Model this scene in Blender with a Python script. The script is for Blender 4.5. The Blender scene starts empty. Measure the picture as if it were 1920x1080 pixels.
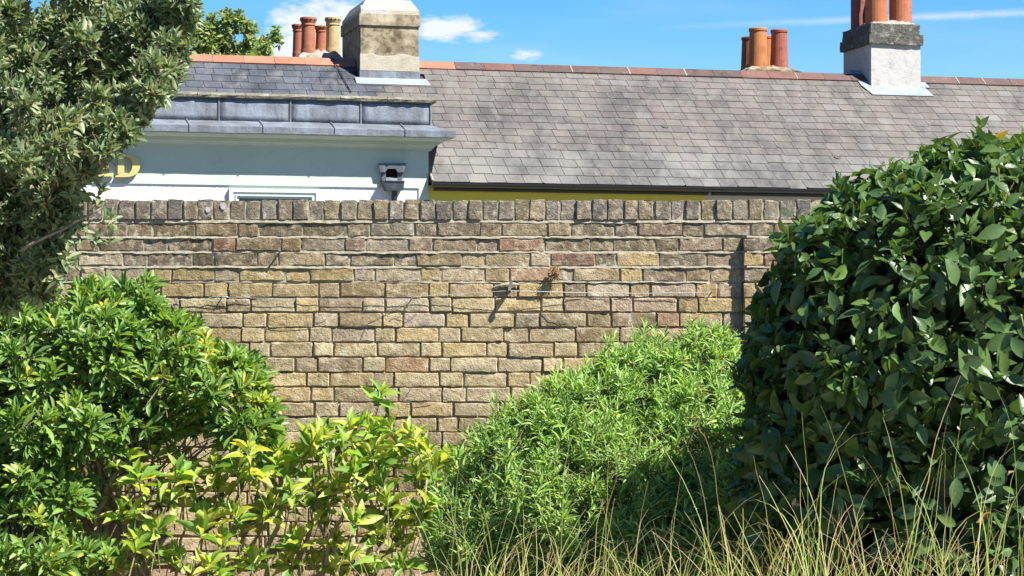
import bpy, math, random
import numpy as np
from mathutils import Vector, Matrix

# ------------------------------------------------------------------ camera, world, sun
SC = bpy.context.scene
COL = SC.collection
F = 4500.0                     # focal length in pixels of a 1920 wide frame
PITCH = math.atan(100 / F)
EYE = 1.55
cam_d = bpy.data.cameras.new('camera'); cam = bpy.data.objects.new('camera', cam_d); COL.objects.link(cam)
cam_d.sensor_width = 36; cam_d.lens = F / 1920 * 36; cam_d.clip_start = .1; cam_d.clip_end = 3000
cam.location = (0, 0, EYE); cam.rotation_euler = (math.pi / 2 + PITCH, 0, 0)
SC.camera = cam
SUN = Vector((.68, -.47, 1.0)).normalized()
EXPOSURE = 1.6
SKY_STRENGTH = .1
SUN_STRENGTH = 4.8
SC.view_settings.view_transform = 'Standard'; SC.view_settings.look = 'None'
SC.view_settings.exposure = EXPOSURE; SC.view_settings.gamma = 1
SC.view_settings.use_curve_mapping = False

CP, SP = math.cos(PITCH), math.sin(PITCH)
def ray(px, py):
    a = (px - 960) / F; b = (540 - py) / F
    return Vector((a, CP - SP * b, SP + CP * b))
def at(px, py, Y):
    r = ray(px, py); t = Y / r.y
    return Vector((r.x * t, Y, EYE + r.z * t))
def proj(P):
    P = np.asarray(P, float); x = P[..., 0]; y = P[..., 1]; z = P[..., 2] - EYE
    dep = y * CP + z * SP; up = -y * SP + z * CP
    return 960 + F * x / dep, 540 - F * up / dep, dep

def nt_new(tree, t, **kw):
    n = tree.nodes.new(t)
    for k, v in kw.items(): setattr(n, k, v)
    return n

def build_world():
    w = bpy.data.worlds.new('World'); SC.world = w; w.use_nodes = True
    T = w.node_tree; T.nodes.clear(); L = T.links.new
    out = nt_new(T, 'ShaderNodeOutputWorld'); bg = nt_new(T, 'ShaderNodeBackground')
    sky = nt_new(T, 'ShaderNodeTexSky'); sky.sky_type = 'NISHITA'; sky.sun_disc = False
    sky.sun_elevation = math.asin(SUN.z); sky.sun_rotation = math.atan2(SUN.x, SUN.y)
    sky.air_density = 1.0; sky.dust_density = .15; sky.ozone_density = 3.0; sky.altitude = 0
    hsv = nt_new(T, 'ShaderNodeHueSaturation'); hsv.inputs['Saturation'].default_value = 1.6; hsv.inputs['Hue'].default_value = .509
    hsv.inputs['Value'].default_value = .56
    L(sky.outputs[0], hsv.inputs['Color'])
    tc = nt_new(T, 'ShaderNodeTexCoord')
    def math_(op, a, b=None, clamp=False):
        n = nt_new(T, 'ShaderNodeMath', operation=op, use_clamp=clamp)
        for i, v in enumerate((a, b)):
            if v is None: continue
            if isinstance(v, (int, float)): n.inputs[i].default_value = v
            else: L(v, n.inputs[i])
        return n.outputs[0]
    def noise(scale, detail, vec, rough=.55):
        n = nt_new(T, 'ShaderNodeTexNoise'); n.inputs['Scale'].default_value = scale
        n.inputs['Detail'].default_value = detail; n.inputs['Roughness'].default_value = rough
        L(vec, n.inputs['Vector']); return n.outputs['Fac']
    mp = nt_new(T, 'ShaderNodeMapping'); mp.inputs['Scale'].default_value = (1, 1, 2.6)
    L(tc.outputs['Generated'], mp.inputs['Vector'])
    n1 = noise(60, 6, mp.outputs[0], .6); n2 = noise(190, 5, mp.outputs[0], .6)
    # one bank of small cumulus where the photograph has it, thin cirrus all over
    dens = None
    for px, py, r, h, amp in ((620, 75, 170, 110, 1.35), (540, 100, 90, 60, .9), (835, 52, 95, 36, 1.0), (900, 66, 80, 20, .8), (985, 102, 45, 22, .6), (560, 90, 110, 90, .7)):
        d0 = ray(px, py).normalized()
        dot = nt_new(T, 'ShaderNodeVectorMath', operation='SUBTRACT'); L(tc.outputs['Generated'], dot.inputs[0]); dot.inputs[1].default_value = d0
        sc = nt_new(T, 'ShaderNodeVectorMath', operation='MULTIPLY'); L(dot.outputs[0], sc.inputs[0]); sc.inputs[1].default_value = (F / r, F / r, F / h)
        ln = nt_new(T, 'ShaderNodeVectorMath', operation='LENGTH'); L(sc.outputs[0], ln.inputs[0])
        m = math_('MULTIPLY', math_('SUBTRACT', 1.0, ln.outputs['Value'], True), amp)
        dens = m if dens is None else math_('MAXIMUM', dens, m)
    nn = math_('ADD', math_('MULTIPLY', n1, .65), math_('MULTIPLY', n2, .35))
    cum = math_('MULTIPLY', math_('SUBTRACT', math_('ADD', dens, math_('MULTIPLY', math_('SUBTRACT', nn, .5), 1.9)), .22), 2.2, True)
    cum = math_('MULTIPLY', cum, math_('MULTIPLY', dens, 4.0, True), True)
    mp2 = nt_new(T, 'ShaderNodeMapping'); mp2.inputs['Scale'].default_value = (1, 1, 5); mp2.inputs['Rotation'].default_value = (0, .25, .3)
    L(tc.outputs['Generated'], mp2.inputs['Vector'])
    cir = math_('MULTIPLY', math_('SUBTRACT', noise(9, 5, mp2.outputs[0]), .5, True), .5, True)
    # vapour trail: a thin band along one great circle
    d1 = ray(1230, 52); d2 = ray(1920, 24); nrm = d1.cross(d2).normalized()
    dt = nt_new(T, 'ShaderNodeVectorMath', operation='DOT_PRODUCT'); L(tc.outputs['Generated'], dt.inputs[0]); dt.inputs[1].default_value = nrm
    off = math_('ADD', dt.outputs['Value'], math_('MULTIPLY', math_('SUBTRACT', n2, .5), .0016))
    band = math_('SUBTRACT', 1.0, math_('MULTIPLY', math_('ABSOLUTE', off), 1 / .0022), True)
    xs = nt_new(T, 'ShaderNodeSeparateXYZ'); L(tc.outputs['Generated'], xs.inputs[0])
    along = math_('MULTIPLY', math_('SUBTRACT', xs.outputs[0], .055), 9, True)
    band = math_('MULTIPLY', math_('MULTIPLY', band, along), math_('ADD', n1, .15), True)
    tot = math_('MAXIMUM', math_('MAXIMUM', cum, cir), math_('MULTIPLY', band, .8), True)
    mix = nt_new(T, 'ShaderNodeMix', data_type='RGBA'); L(tot, mix.inputs[0]); L(hsv.outputs[0], mix.inputs[6])
    mix.inputs[7].default_value = (3.0, 3.2, 3.45, 1)
    L(mix.outputs[2], bg.inputs['Color']); bg.inputs['Strength'].default_value = SKY_STRENGTH
    L(bg.outputs[0], out.inputs[0])
build_world()
sd = bpy.data.lights.new('sun', 'SUN'); sd.energy = SUN_STRENGTH; sd.angle = math.radians(.53); sd.color = (1, .955, .88)
so = bpy.data.objects.new('sun', sd); COL.objects.link(so); so.location = (20, -12, 30)
so.rotation_euler = SUN.to_track_quat('Z', 'Y').to_euler()

# ------------------------------------------------------------------ helpers
RNG = random.Random(7)
def tag(o, label=None, cat=None, group=None, kind=None):
    if label: o['label'] = label
    if cat: o['category'] = cat
    if group: o['group'] = group
    if kind: o['kind'] = kind
    return o
def empty(name, loc, rz=0):
    o = bpy.data.objects.new(name, None); COL.objects.link(o); o.location = loc; o.rotation_euler = (0, 0, rz)
    o.empty_display_size = .2
    return o
def link(name, me, parent=None, loc=(0, 0, 0)):
    o = bpy.data.objects.new(name, me); COL.objects.link(o); o.location = loc
    if parent: o.parent = parent
    return o

class MB:
    """collects polygons, builds ONE mesh object"""
    def __init__(s): s.v = []; s.f = []; s.t = []; s.m = []; s.tint = (1, 1, 1); s.mi = 0
    def vert(s, p): s.v.append(tuple(p)); s.t.append(s.tint); return len(s.v) - 1
    def face(s, *i): s.f.append(i); s.m.append(s.mi)
    def hexa(s, p):   # 8 points: bottom ring 0-3, top ring 4-7, counter-clockwise from above
        a = [s.vert(q) for q in p]
        for f in ((3, 2, 1, 0), (4, 5, 6, 7), (0, 1, 5, 4), (1, 2, 6, 5), (2, 3, 7, 6), (3, 0, 4, 7)): s.face(*[a[i] for i in f])
    def box(s, x0, x1, y0, y1, z0, z1):
        s.hexa([(x0, y0, z0), (x1, y0, z0), (x1, y1, z0), (x0, y1, z0), (x0, y0, z1), (x1, y0, z1), (x1, y1, z1), (x0, y1, z1)])
    def frustum(s, a, z0, b, z1):  # a,b = (x0,x1,y0,y1)
        s.hexa([(a[0], a[2], z0), (a[1], a[2], z0), (a[1], a[3], z0), (a[0], a[3], z0), (b[0], b[2], z1), (b[1], b[2], z1), (b[1], b[3], z1), (b[0], b[3], z1)])
    def rings(s, rings, closed=True, caps=True):
        ids = [[s.vert(p) for p in r] for r in rings]; n = len(ids[0])
        for a, b in zip(ids, ids[1:]):
            for i in range(n if closed else n - 1):
                j = (i + 1) % n; s.face(a[i], a[j], b[j], b[i])
        if caps and closed: s.face(*ids[0][::-1]); s.face(*ids[-1])
    def lathe(s, cx, cy, prof, n=20):
        s.rings([[(cx + r * math.cos(2 * math.pi * k / n), cy + r * math.sin(2 * math.pi * k / n), z) for k in range(n)] for r, z in prof])
    def tube(s, pts, rad, n=6):
        pts = [Vector(p) for p in pts]; R = []
        if not hasattr(rad, '__len__'): rad = [rad] * len(pts)
        e = None
        for i, p in enumerate(pts):
            d = (pts[min(i + 1, len(pts) - 1)] - pts[max(i - 1, 0)]).normalized()
            if e is None: e = d.orthogonal().normalized()
            e = (e - d * e.dot(d)).normalized(); g = d.cross(e)
            R.append([p + (e * math.cos(2 * math.pi * k / n) + g * math.sin(2 * math.pi * k / n)) * rad[i] for k in range(n)])
        s.rings(R)
    def build(s, name, mats, parent=None, origin=(0, 0, 0), smooth=False):
        me = bpy.data.meshes.new(name)
        ox, oy, oz = origin
        me.from_pydata([(x - ox, y - oy, z - oz) for x, y, z in s.v], [], s.f)
        a = me.color_attributes.new('tint', 'FLOAT_COLOR', 'POINT')
        a.data.foreach_set('color', np.array([(t[0], t[1], t[2], 1) for t in s.t], 'f').ravel())
        for m in (mats if isinstance(mats, (list, tuple)) else [mats]): me.materials.append(m)
        if any(s.m): me.polygons.foreach_set('material_index', s.m)
        if smooth: me.polygons.foreach_set('use_smooth', [True] * len(s.f))
        if smooth == 'sharp': me.set_sharp_from_angle(angle=math.radians(22))
        return link(name, me, parent, origin)

# ------------------------------------------------------------------ materials
def mat_base(name):
    m = bpy.data.materials.new(name); m.use_nodes = True; T = m.node_tree; T.nodes.clear()
    out = nt_new(T, 'ShaderNodeOutputMaterial'); bs = nt_new(T, 'ShaderNodeBsdfPrincipled')
    T.links.new(bs.outputs[0], out.inputs[0]); return m, T, out, bs
def noise_n(T, vec, scale, detail=4, rough=.6, dist=0):
    n = nt_new(T, 'ShaderNodeTexNoise'); n.inputs['Scale'].default_value = scale; n.inputs['Detail'].default_value = detail
    n.inputs['Roughness'].default_value = rough; n.inputs['Distortion'].default_value = dist
    if vec is not None: T.links.new(vec, n.inputs['Vector'])
    return n.outputs['Fac']
def ramp(T, fac, a, b, ca, cb):
    r = nt_new(T, 'ShaderNodeMapRange'); r.inputs[1].default_value = a; r.inputs[2].default_value = b
    r.inputs[3].default_value = ca; r.inputs[4].default_value = cb; T.links.new(fac, r.inputs[0]); return r.outputs[0]
def mixc(T, fac, a, b, mode='MIX'):
    n = nt_new(T, 'ShaderNodeMix', data_type='RGBA', blend_type=mode)
    for i, v in ((0, fac), (6, a), (7, b)):
        if isinstance(v, (int, float)): n.inputs[i].default_value = v
        elif isinstance(v, tuple): n.inputs[i].default_value = (*v, 1) if len(v) == 3 else v
        else: T.links.new(v, n.inputs[i])
    return n.outputs[2]
def surf(name, col=None, rough=.8, spec=.25, layers=(), bump=(), scale=(1, 1, 1), rot=(0, 0, 0), metallic=0):
    """col None -> 'tint' attribute. layers: (noise scale, detail, lo, hi, colour, strength, mode); bump: (scale, detail, strength, distance)"""
    m, T, out, bs = mat_base(name); L = T.links.new
    geo = nt_new(T, 'ShaderNodeNewGeometry'); mp = nt_new(T, 'ShaderNodeMapping')
    mp.inputs['Scale'].default_value = scale; mp.inputs['Rotation'].default_value = rot
    L(geo.outputs['Position'], mp.inputs['Vector']); vec = mp.outputs[0]; raw = geo.outputs['Position']
    if col is None:
        at_ = nt_new(T, 'ShaderNodeAttribute', attribute_name='tint'); c = at_.outputs['Color']
    else:
        rgb = nt_new(T, 'ShaderNodeRGB'); rgb.outputs[0].default_value = (*col, 1); c = rgb.outputs[0]
    for sc, det, lo, hi, cc, st, mode in layers:
        f = ramp(T, noise_n(T, vec, sc, det, .65), lo, hi, 0, st); c = mixc(T, f, c, cc, mode)
    L(c, bs.inputs['Base Color']); bs.inputs['Roughness'].default_value = rough
    bs.inputs['Specular IOR Level'].default_value = spec; bs.inputs['Metallic'].default_value = metallic
    prev = None
    for sc, det, st, dist in bump:
        b = nt_new(T, 'ShaderNodeBump'); b.inputs['Strength'].default_value = st; b.inputs['Distance'].default_value = dist
        L(noise_n(T, raw, sc, det, .65), b.inputs['Height'])
        if prev: L(prev, b.inputs['Normal'])
        prev = b.outputs[0]
    if prev: L(prev, bs.inputs['Normal'])
    return m

M = {}
M['brick'] = surf('stock brick', None, .92, .15,
    layers=((26, 4, .46, .70, (.66, .57, .46), .6, 'MULTIPLY'), (34, 3, .5, .72, (.54, .46, .31), .45, 'MIX'),
            (9, 3, .55, .75, (.70, .64, .60), .6, 'MULTIPLY'), (75, 3, .60, .68, (.30, .25, .19), .7, 'MULTIPLY'), (1.7, 5, .47, .66, (.66, .63, .58), .8, 'MULTIPLY'), (5, 4, .56, .70, (.78, .80, .66), .6, 'MULTIPLY'), (11, 5, .60, .72, (.50, .47, .40), .5, 'MIX'), (16, 4, .56, .70, (.52, .45, .33), .5, 'MIX')),
    bump=((45, 5, .9, .010), (150, 3, .9, .0035)))
M['mortar_grey'] = surf('grey cement mortar', (.30, .27, .205), .95, .1,
    layers=((20, 4, .45, .75, (.55, .52, .42), .7, 'MULTIPLY'), (7, 3, .5, .7, (.7, .68, .55), .5, 'MULTIPLY')), bump=((60, 4, .8, .006),))
M['mortar_lime'] = surf('brown lime mortar', (.32, .225, .15), .95, .1,
    layers=((25, 4, .4, .75, (.42, .33, .24), .7, 'MIX'), (60, 3, .5, .7, (.5, .4, .35), .6, 'MULTIPLY')), bump=((70, 4, .9, .008),))
M['slate'] = surf('weathered slate', None, .62, .4,
    layers=((1.0, 5, .44, .62, (.48, .49, .50), .9, 'MULTIPLY'), (3.2, 4, .52, .68, (.66, .66, .66), .7, 'MULTIPLY'), (5, 5, .5, .72, (.17, .165, .15), .45, 'MIX'),
            (30, 4, .52, .75, (.6, .6, .62), .5, 'MULTIPLY'), (11, 4, .60, .74, (.20, .20, .165), .4, 'MIX')),
    scale=(1.0, .45, .45), bump=((28, 4, .35, .006), (110, 3, .2, .003)))
M['terracotta'] = surf('terracotta', None, .8, .25,
    layers=((4, 4, .45, .7, (.6, .5, .48), .55, 'MULTIPLY'), (22, 4, .5, .75, (.7, .6, .55), .5, 'MULTIPLY'), (13, 4, .60, .74, (.27, .22, .18), .4, 'MIX'), (5, 5, .58, .70, (.35, .30, .28), .75, 'MULTIPLY')),
    bump=((50, 3, .3, .004),))
M['lead'] = surf('lead sheet', (.115, .126, .142), .5, .45, metallic=.15,
    layers=((3, 4, .4, .7, (.27, .31, .37), .55, 'MIX'), (16, 5, .5, .72, (.45, .48, .55), .6, 'MULTIPLY'), (40, 3, .62, .75, (.36, .39, .44), .45, 'MIX')),
    scale=(1, 1, .28), bump=((5, 3, .5, .03), (14, 2, .25, .012)))
M['lead_bright'] = surf('new bright lead sheet', (0.204, 0.238, 0.272), .5, .4, layers=((6, 4, .45, .7, (.6, .62, .66), .6, 'MULTIPLY'),), bump=((9, 3, .4, .015),))
M['stucco_mint'] = surf('pale mint painted stucco', (.385, .44, .375), .75, .25,
    layers=((1.6, 4, .45, .75, (.84, .88, .88), .6, 'MULTIPLY'), (12, 5, .55, .75, (.86, .86, .83), .7, 'MULTIPLY'), (5, 5, .56, .72, (.80, .80, .76), .7, 'MULTIPLY')), bump=((6, 4, .25, .012), (45, 3, .12, .003)))
M['roughcast'] = surf('white painted roughcast', (0.595, 0.603, 0.612), .85, .2, layers=((5, 4, .5, .75, (.9, .9, .9), .6, 'MULTIPLY'),), bump=((28, 4, 1.0, .02), (9, 3, .6, .03)))
M['paint_frame'] = surf('pale green gloss paint', (.40, .445, .41), .45, .4, layers=((10, 4, .5, .8, (.88, .9, .88), .6, 'MULTIPLY'),), bump=((60, 3, .1, .002),))
M['stone_coping'] = surf('lichened coping stone', (.165, .152, .118), .95, .1,
    layers=((14, 5, .45, .65, (.10, .095, .08), .75, 'MIX'), (6, 4, .5, .7, (.36, .34, .28), .6, 'MIX')), bump=((30, 5, 1, .02),))
M['stack_render'] = surf('stained buff cement render', (.245, .205, .138), .9, .15,
    layers=((3.2, 5, .44, .62, (.33, .29, .22), .75, 'MULTIPLY'), (14, 6, .48, .62, (.22, .2, .16), .65, 'MULTIPLY'), (1.5, 3, .5, .7, (.5, .45, .34), .5, 'MIX')), bump=((16, 5, .5, .012),))
M['stack_pale'] = surf('pale cement patch', (0.34, 0.31, 0.246), .9, .15, layers=((5, 4, .45, .7, (.7, .68, .62), .7, 'MULTIPLY'),), bump=((18, 4, .6, .012),))
M['cement_light'] = surf('light cement flaunching', (0.312, 0.287, 0.238), .95, .1, layers=((4, 5, .42, .68, (.45, .42, .38), .75, 'MULTIPLY'), (25, 4, .5, .7, (.7, .68, .62), .6, 'MULTIPLY')), bump=((9, 5, 1, .05), (40, 3, .5, .01)))
M['white_render'] = surf('white chimney render', (.365, .35, .335), .85, .2, layers=((2.5, 5, .5, .72, (.72, .71, .70), .6, 'MULTIPLY'), (12, 4, .56, .72, (.70, .69, .66), .7, 'MULTIPLY'), (4, 5, .54, .66, (.66, .64, .60), .6, 'MULTIPLY')), bump=((7, 4, .45, .03), (35, 3, .2, .006)))
M['band_stone'] = surf('blackened stone band', (0.09, 0.0855, 0.0765), .95, .1, layers=((9, 5, .52, .66, (.26, .25, .21), .75, 'MIX'), (22, 5, .5, .65, (.3, .3, .3), .7, 'MULTIPLY')), bump=((22, 5, 1, .02),))
M['black_plastic'] = surf('black gutter plastic', (.012, .013, .016), .38, .45)
M['yellow_wall'] = surf('mustard yellow painted wall', (.58, .47, .075), .75, .2, layers=((4, 4, .5, .75, (.8, .78, .7), .6, 'MULTIPLY'),), bump=((40, 3, .2, .004),))
M['cream_wall'] = surf('cream painted wall', (.50, .46, .37), .8, .2, layers=((4, 4, .5, .75, (.85, .84, .8), .6, 'MULTIPLY'),), bump=((40, 3, .2, .004),))
M['gold'] = surf('dull gold lettering', (.46, .37, .13), .5, .4, metallic=.2, layers=((40, 4, .5, .75, (.8, .78, .7), .6, 'MULTIPLY'),))
M['lead_dark'] = surf('dark painted lead', (.055, .065, .08), .5, .4, layers=((14, 4, .5, .75, (.16, .18, .2), .5, 'MIX'),), bump=((20, 3, .4, .01),))
M['dark_hole'] = surf('dark hole', (.008, .008, .008), .9, .1)
M['iron'] = surf('weathered iron', (.11, .10, .09), .7, .3, layers=((60, 3, .45, .7, (.22, .2, .18), .6, 'MIX'),))
M['wire'] = surf('galvanised wire', (.35, .35, .34), .5, .5, metallic=.4)
M['bark'] = surf('grey brown bark', None, .9, .15, layers=((30, 5, .4, .7, (.5, .45, .4), .7, 'MULTIPLY'),), bump=((60, 4, .8, .01),))
M['bounce_paving'] = surf('pale bounce paving', (.42, .38, .31), .9, .2, layers=((1.5, 4, .45, .7, (.8, .78, .74), .7, 'MULTIPLY'),), bump=((30, 3, .4, .01),))
M['glass'] = surf('window glass', (.02, .025, .03), .06, .5)
M['soil'] = surf('garden soil', (.15, .11, .07), .95, .1, layers=((1.2, 5, .45, .6, (.09, .12, .04), .8, 'MIX'), (14, 5, .45, .7, (.12, .09, .06), .6, 'MIX')), bump=((6, 5, 1, .06), (40, 4, .8, .02)))
M['asphalt'] = surf('asphalt', (.05, .05, .052), .9, .2, layers=((2, 4, .45, .7, (.07, .07, .07), .7, 'MIX'), (80, 2, .5, .7, (.09, .09, .09), .5, 'MIX')), bump=((120, 2, .6, .004),))
M['paving'] = surf('concrete paving', (.27, .26, .24), .9, .2, layers=((3, 4, .45, .7, (.7, .7, .7), .7, 'MULTIPLY'),), bump=((60, 3, .4, .004),))

def leafmat(name, rough=.42, transl=.35, spec=.45, back=(1.25, 1.2, 1.25), tr_tint=(1.5, 1.45, .6), vein=.25):
    m, T, out, bs = mat_base(name); L = T.links.new
    a = nt_new(T, 'ShaderNodeAttribute', attribute_name='tint'); geo = nt_new(T, 'ShaderNodeNewGeometry')
    c0 = mixc(T, ramp(T, noise_n(T, geo.outputs['Position'], 45, 3), .4, .7, 0, vein), a.outputs['Color'], (.6, .62, .45), 'MULTIPLY')
    cb = mixc(T, geo.outputs['Backfacing'], c0, mixc(T, 1.0, c0, back, 'MULTIPLY'))
    L(cb, bs.inputs['Base Color']); bs.inputs['Roughness'].default_value = rough; bs.inputs['Specular IOR Level'].default_value = spec
    b = nt_new(T, 'ShaderNodeBump'); b.inputs['Strength'].default_value = .25; b.inputs['Distance'].default_value = .004
    L(noise_n(T, geo.outputs['Position'], 90, 2), b.inputs['Height']); L(b.outputs[0], bs.inputs['Normal'])
    tr = nt_new(T, 'ShaderNodeBsdfTranslucent'); L(mixc(T, 1.0, c0, tr_tint, 'MULTIPLY'), tr.inputs['Color'])
    mx = nt_new(T, 'ShaderNodeMixShader'); mx.inputs[0].default_value = transl
    L(bs.outputs[0], mx.inputs[1]); L(tr.outputs[0], mx.inputs[2]); L(mx.outputs[0], out.inputs[0])
    return m
M['leaf_bay'] = leafmat('glossy bay leaf', .38, .28, .42)
M['leaf_oak'] = leafmat('holm oak leaf', .45, .30, .4, back=(1.5, 1.45, 1.6))
M['leaf_pitto'] = leafmat('pittosporum leaf', .42, .35, .45)
M['leaf_yellow'] = leafmat('yellow green leaf', .45, .42, .4, tr_tint=(1.5, 1.4, .5))
M['leaf_fine'] = leafmat('narrow leaflet', .48, .35, .4)
M['leaf_far'] = leafmat('far tree leaf', .6, .35, .3)
M['grass'] = leafmat('grass blade', .5, .4, .35)

# ------------------------------------------------------------------ ground and street
TH = math.radians(14.6)
RV = Vector((math.cos(TH), math.sin(TH), 0)); DV = Vector((-math.sin(TH), math.cos(TH), 0))
OB = at(805, 345, 33.0); OB.z = 0
def sheet(name, pts, z, m):
    b = MB(); b.face(*[b.vert((p[0], p[1], z)) for p in pts]); o = b.build(name, m); tag(o, kind='structure'); return o
sheet('ground', [(-900, -300), (900, -300), (900, 2000), (-900, 2000)], 0, M['soil'])
def bw(u, v, z=0): return OB + RV * u + DV * v + Vector((0, 0, z))
sheet('bounce_sheet', [(-14, -30), (14, -30), (14, 6.0), (-14, 6.0)], .004, M['bounce_paving'])  # unseen pale paving around the camera, added to bounce sunlight into shade
sheet('road', [bw(-60, -9), bw(60, -9), bw(60, -2.2), bw(-60, -2.2)], .004, M['asphalt'])
b = MB()
for v0, v1 in ((-2.2, 0.0), (-11, -9)):
    b.hexa([bw(-60, v0), bw(60, v0), bw(60, v1), bw(-60, v1), bw(-60, v0, .12), bw(60, v0, .12), bw(60, v1, .12), bw(-60, v1, .12)])
tag(b.build('pavement', M['paving']), kind='structure')

# ------------------------------------------------------------------ the garden wall
YW = 11.9
PPM = F / YW
def wz(py): return at(960, py, YW).z
def wx(px): return (px - 960) / F * YW / (CP) * 1.0
wall = empty('brick_wall', (0, YW, 0))
tag(wall, 'long weathered yellow stock brick garden wall topped with upright coping bricks', 'wall')

def brick_mb(w, h, dep, rng, nx=5, nz=3, cham=.004, rough=.003, tint=(.4, .3, .2)):
    """front face towards -Y, centred on 0,0,0; worn corners, uneven arrises"""
    b = MB(); b.tint = tint
    xs = [-w / 2, -w / 2 + cham * 1.3] + [-w / 2 + w * k / (nx - 2) for k in range(1, nx - 2)] + [w / 2 - cham * 1.3, w / 2]
    zs = [-h / 2, -h / 2 + cham * 1.2] + ([0] if nz > 3 else []) + [h / 2 - cham * 1.2, h / 2]
    tilt = rng.uniform(-.014, .014); tz = rng.uniform(-.05, .05); g = []
    chip = [rng.random() < .16 for _ in range(4)]
    for j, z in enumerate(zs):
        row = []
        for i, x in enumerate(xs):
            ex = i in (0, len(xs) - 1); ez = j in (0, len(zs) - 1)
            y = rng.uniform(-rough, rough) + x * tilt + z * tz
            xx, zz = x + rng.uniform(-.0022, .0022), z + rng.uniform(-.0026, .0026)
            if ex or ez: y += cham * rng.uniform(.5, 1.3)
            if ex and ez:
                k = (2 if j else 0) + (1 if i else 0); q = cham * rng.uniform(.2, .6)
                if chip[k]: q += rng.uniform(.004, .010)
                xx -= math.copysign(q, x); zz -= math.copysign(q, z); y += q
            row.append(b.vert((xx, y, zz)))
        g.append(row)
    nX, nZ = len(xs), len(zs)
    for j in range(nZ - 1):
        for i in range(nX - 1): b.face(g[j][i], g[j][i + 1], g[j + 1][i + 1], g[j + 1][i])
    loop = [g[0][i] for i in range(nX)] + [g[j][-1] for j in range(1, nZ)] + [g[-1][i] for i in range(nX - 2, -1, -1)] + [g[j][0] for j in range(nZ - 2, 0, -1)]
    back = [b.vert((b.v[i][0], dep, b.v[i][2])) for i in loop]
    n = len(loop)
    for i in range(n): b.face(loop[(i + 1) % n], loop[i], back[i], back[(i + 1) % n])
    b.face(*back)
    return b

def lerp(a, b, t): return tuple(x + (y - x) * t for x, y in zip(a, b))
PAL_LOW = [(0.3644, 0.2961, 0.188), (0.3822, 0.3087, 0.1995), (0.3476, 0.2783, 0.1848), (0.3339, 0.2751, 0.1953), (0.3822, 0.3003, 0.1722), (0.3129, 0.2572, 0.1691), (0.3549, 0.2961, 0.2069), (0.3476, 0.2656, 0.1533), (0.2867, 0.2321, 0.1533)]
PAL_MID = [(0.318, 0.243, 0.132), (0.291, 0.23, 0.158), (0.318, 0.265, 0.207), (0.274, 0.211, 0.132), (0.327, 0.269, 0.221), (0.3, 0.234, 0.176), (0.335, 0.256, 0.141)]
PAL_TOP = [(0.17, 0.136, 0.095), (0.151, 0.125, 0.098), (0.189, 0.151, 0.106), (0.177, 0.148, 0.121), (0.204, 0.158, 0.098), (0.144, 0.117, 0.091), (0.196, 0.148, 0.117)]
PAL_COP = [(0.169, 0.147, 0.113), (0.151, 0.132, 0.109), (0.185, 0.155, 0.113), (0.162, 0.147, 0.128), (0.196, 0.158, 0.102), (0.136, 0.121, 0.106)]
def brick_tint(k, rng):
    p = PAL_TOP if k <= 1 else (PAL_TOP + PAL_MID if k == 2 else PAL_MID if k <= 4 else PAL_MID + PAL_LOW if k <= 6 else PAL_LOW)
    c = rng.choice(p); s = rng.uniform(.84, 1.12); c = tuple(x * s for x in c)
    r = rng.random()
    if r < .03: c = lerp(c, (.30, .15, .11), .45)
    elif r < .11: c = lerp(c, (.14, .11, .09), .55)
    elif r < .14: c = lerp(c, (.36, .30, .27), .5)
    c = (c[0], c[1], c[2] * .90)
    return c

# where shrubs hide the wall in the photograph: decides which bricks stay single parts
def wall_hidden(px, py):
    if px < 105 or px > 1475: return True
    if px < 150 and py < 520: return True
    for (x0, y0), (x1, y1) in zip(OUTL, OUTL[1:]):
        if x0 <= px < x1: return py > y0 + (y1 - y0) * (px - x0) / (x1 - x0)
    return True
OUTL = [(100, 600), (260, 590), (330, 640), (440, 690), (520, 800), (560, 850), (860, 860), (930, 800), (1040, 715), (1180, 650), (1370, 630), (1380, 560), (1480, 430)]

rng = random.Random(21)
bricks = []      # (score, mesh builder, location)
XL, XR = -4.6, 4.6
PIER0, PIER1 = wx(1393), wx(1393) + .46
PPROUD = .045
NC = 23
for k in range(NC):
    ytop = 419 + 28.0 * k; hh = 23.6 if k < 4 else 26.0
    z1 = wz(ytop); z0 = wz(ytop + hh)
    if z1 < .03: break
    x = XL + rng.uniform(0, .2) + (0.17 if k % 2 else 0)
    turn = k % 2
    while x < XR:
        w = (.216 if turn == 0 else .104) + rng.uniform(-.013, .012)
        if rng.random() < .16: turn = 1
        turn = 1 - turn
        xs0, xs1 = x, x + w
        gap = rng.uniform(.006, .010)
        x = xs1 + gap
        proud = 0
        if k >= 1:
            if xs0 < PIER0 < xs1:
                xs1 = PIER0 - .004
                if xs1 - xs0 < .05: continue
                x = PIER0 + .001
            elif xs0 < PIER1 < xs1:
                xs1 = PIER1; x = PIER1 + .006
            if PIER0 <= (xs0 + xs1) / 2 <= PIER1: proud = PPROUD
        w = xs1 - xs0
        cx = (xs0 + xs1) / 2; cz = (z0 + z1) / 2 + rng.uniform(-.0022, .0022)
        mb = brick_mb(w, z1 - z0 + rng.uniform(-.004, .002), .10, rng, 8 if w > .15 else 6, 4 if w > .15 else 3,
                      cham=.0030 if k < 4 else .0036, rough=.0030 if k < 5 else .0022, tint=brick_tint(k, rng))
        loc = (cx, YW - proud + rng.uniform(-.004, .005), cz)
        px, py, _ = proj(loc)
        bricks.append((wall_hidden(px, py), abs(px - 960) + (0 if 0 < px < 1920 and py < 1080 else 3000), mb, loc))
bricks.sort(key=lambda t: (t[0], t[1]))
rest = MB()
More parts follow.
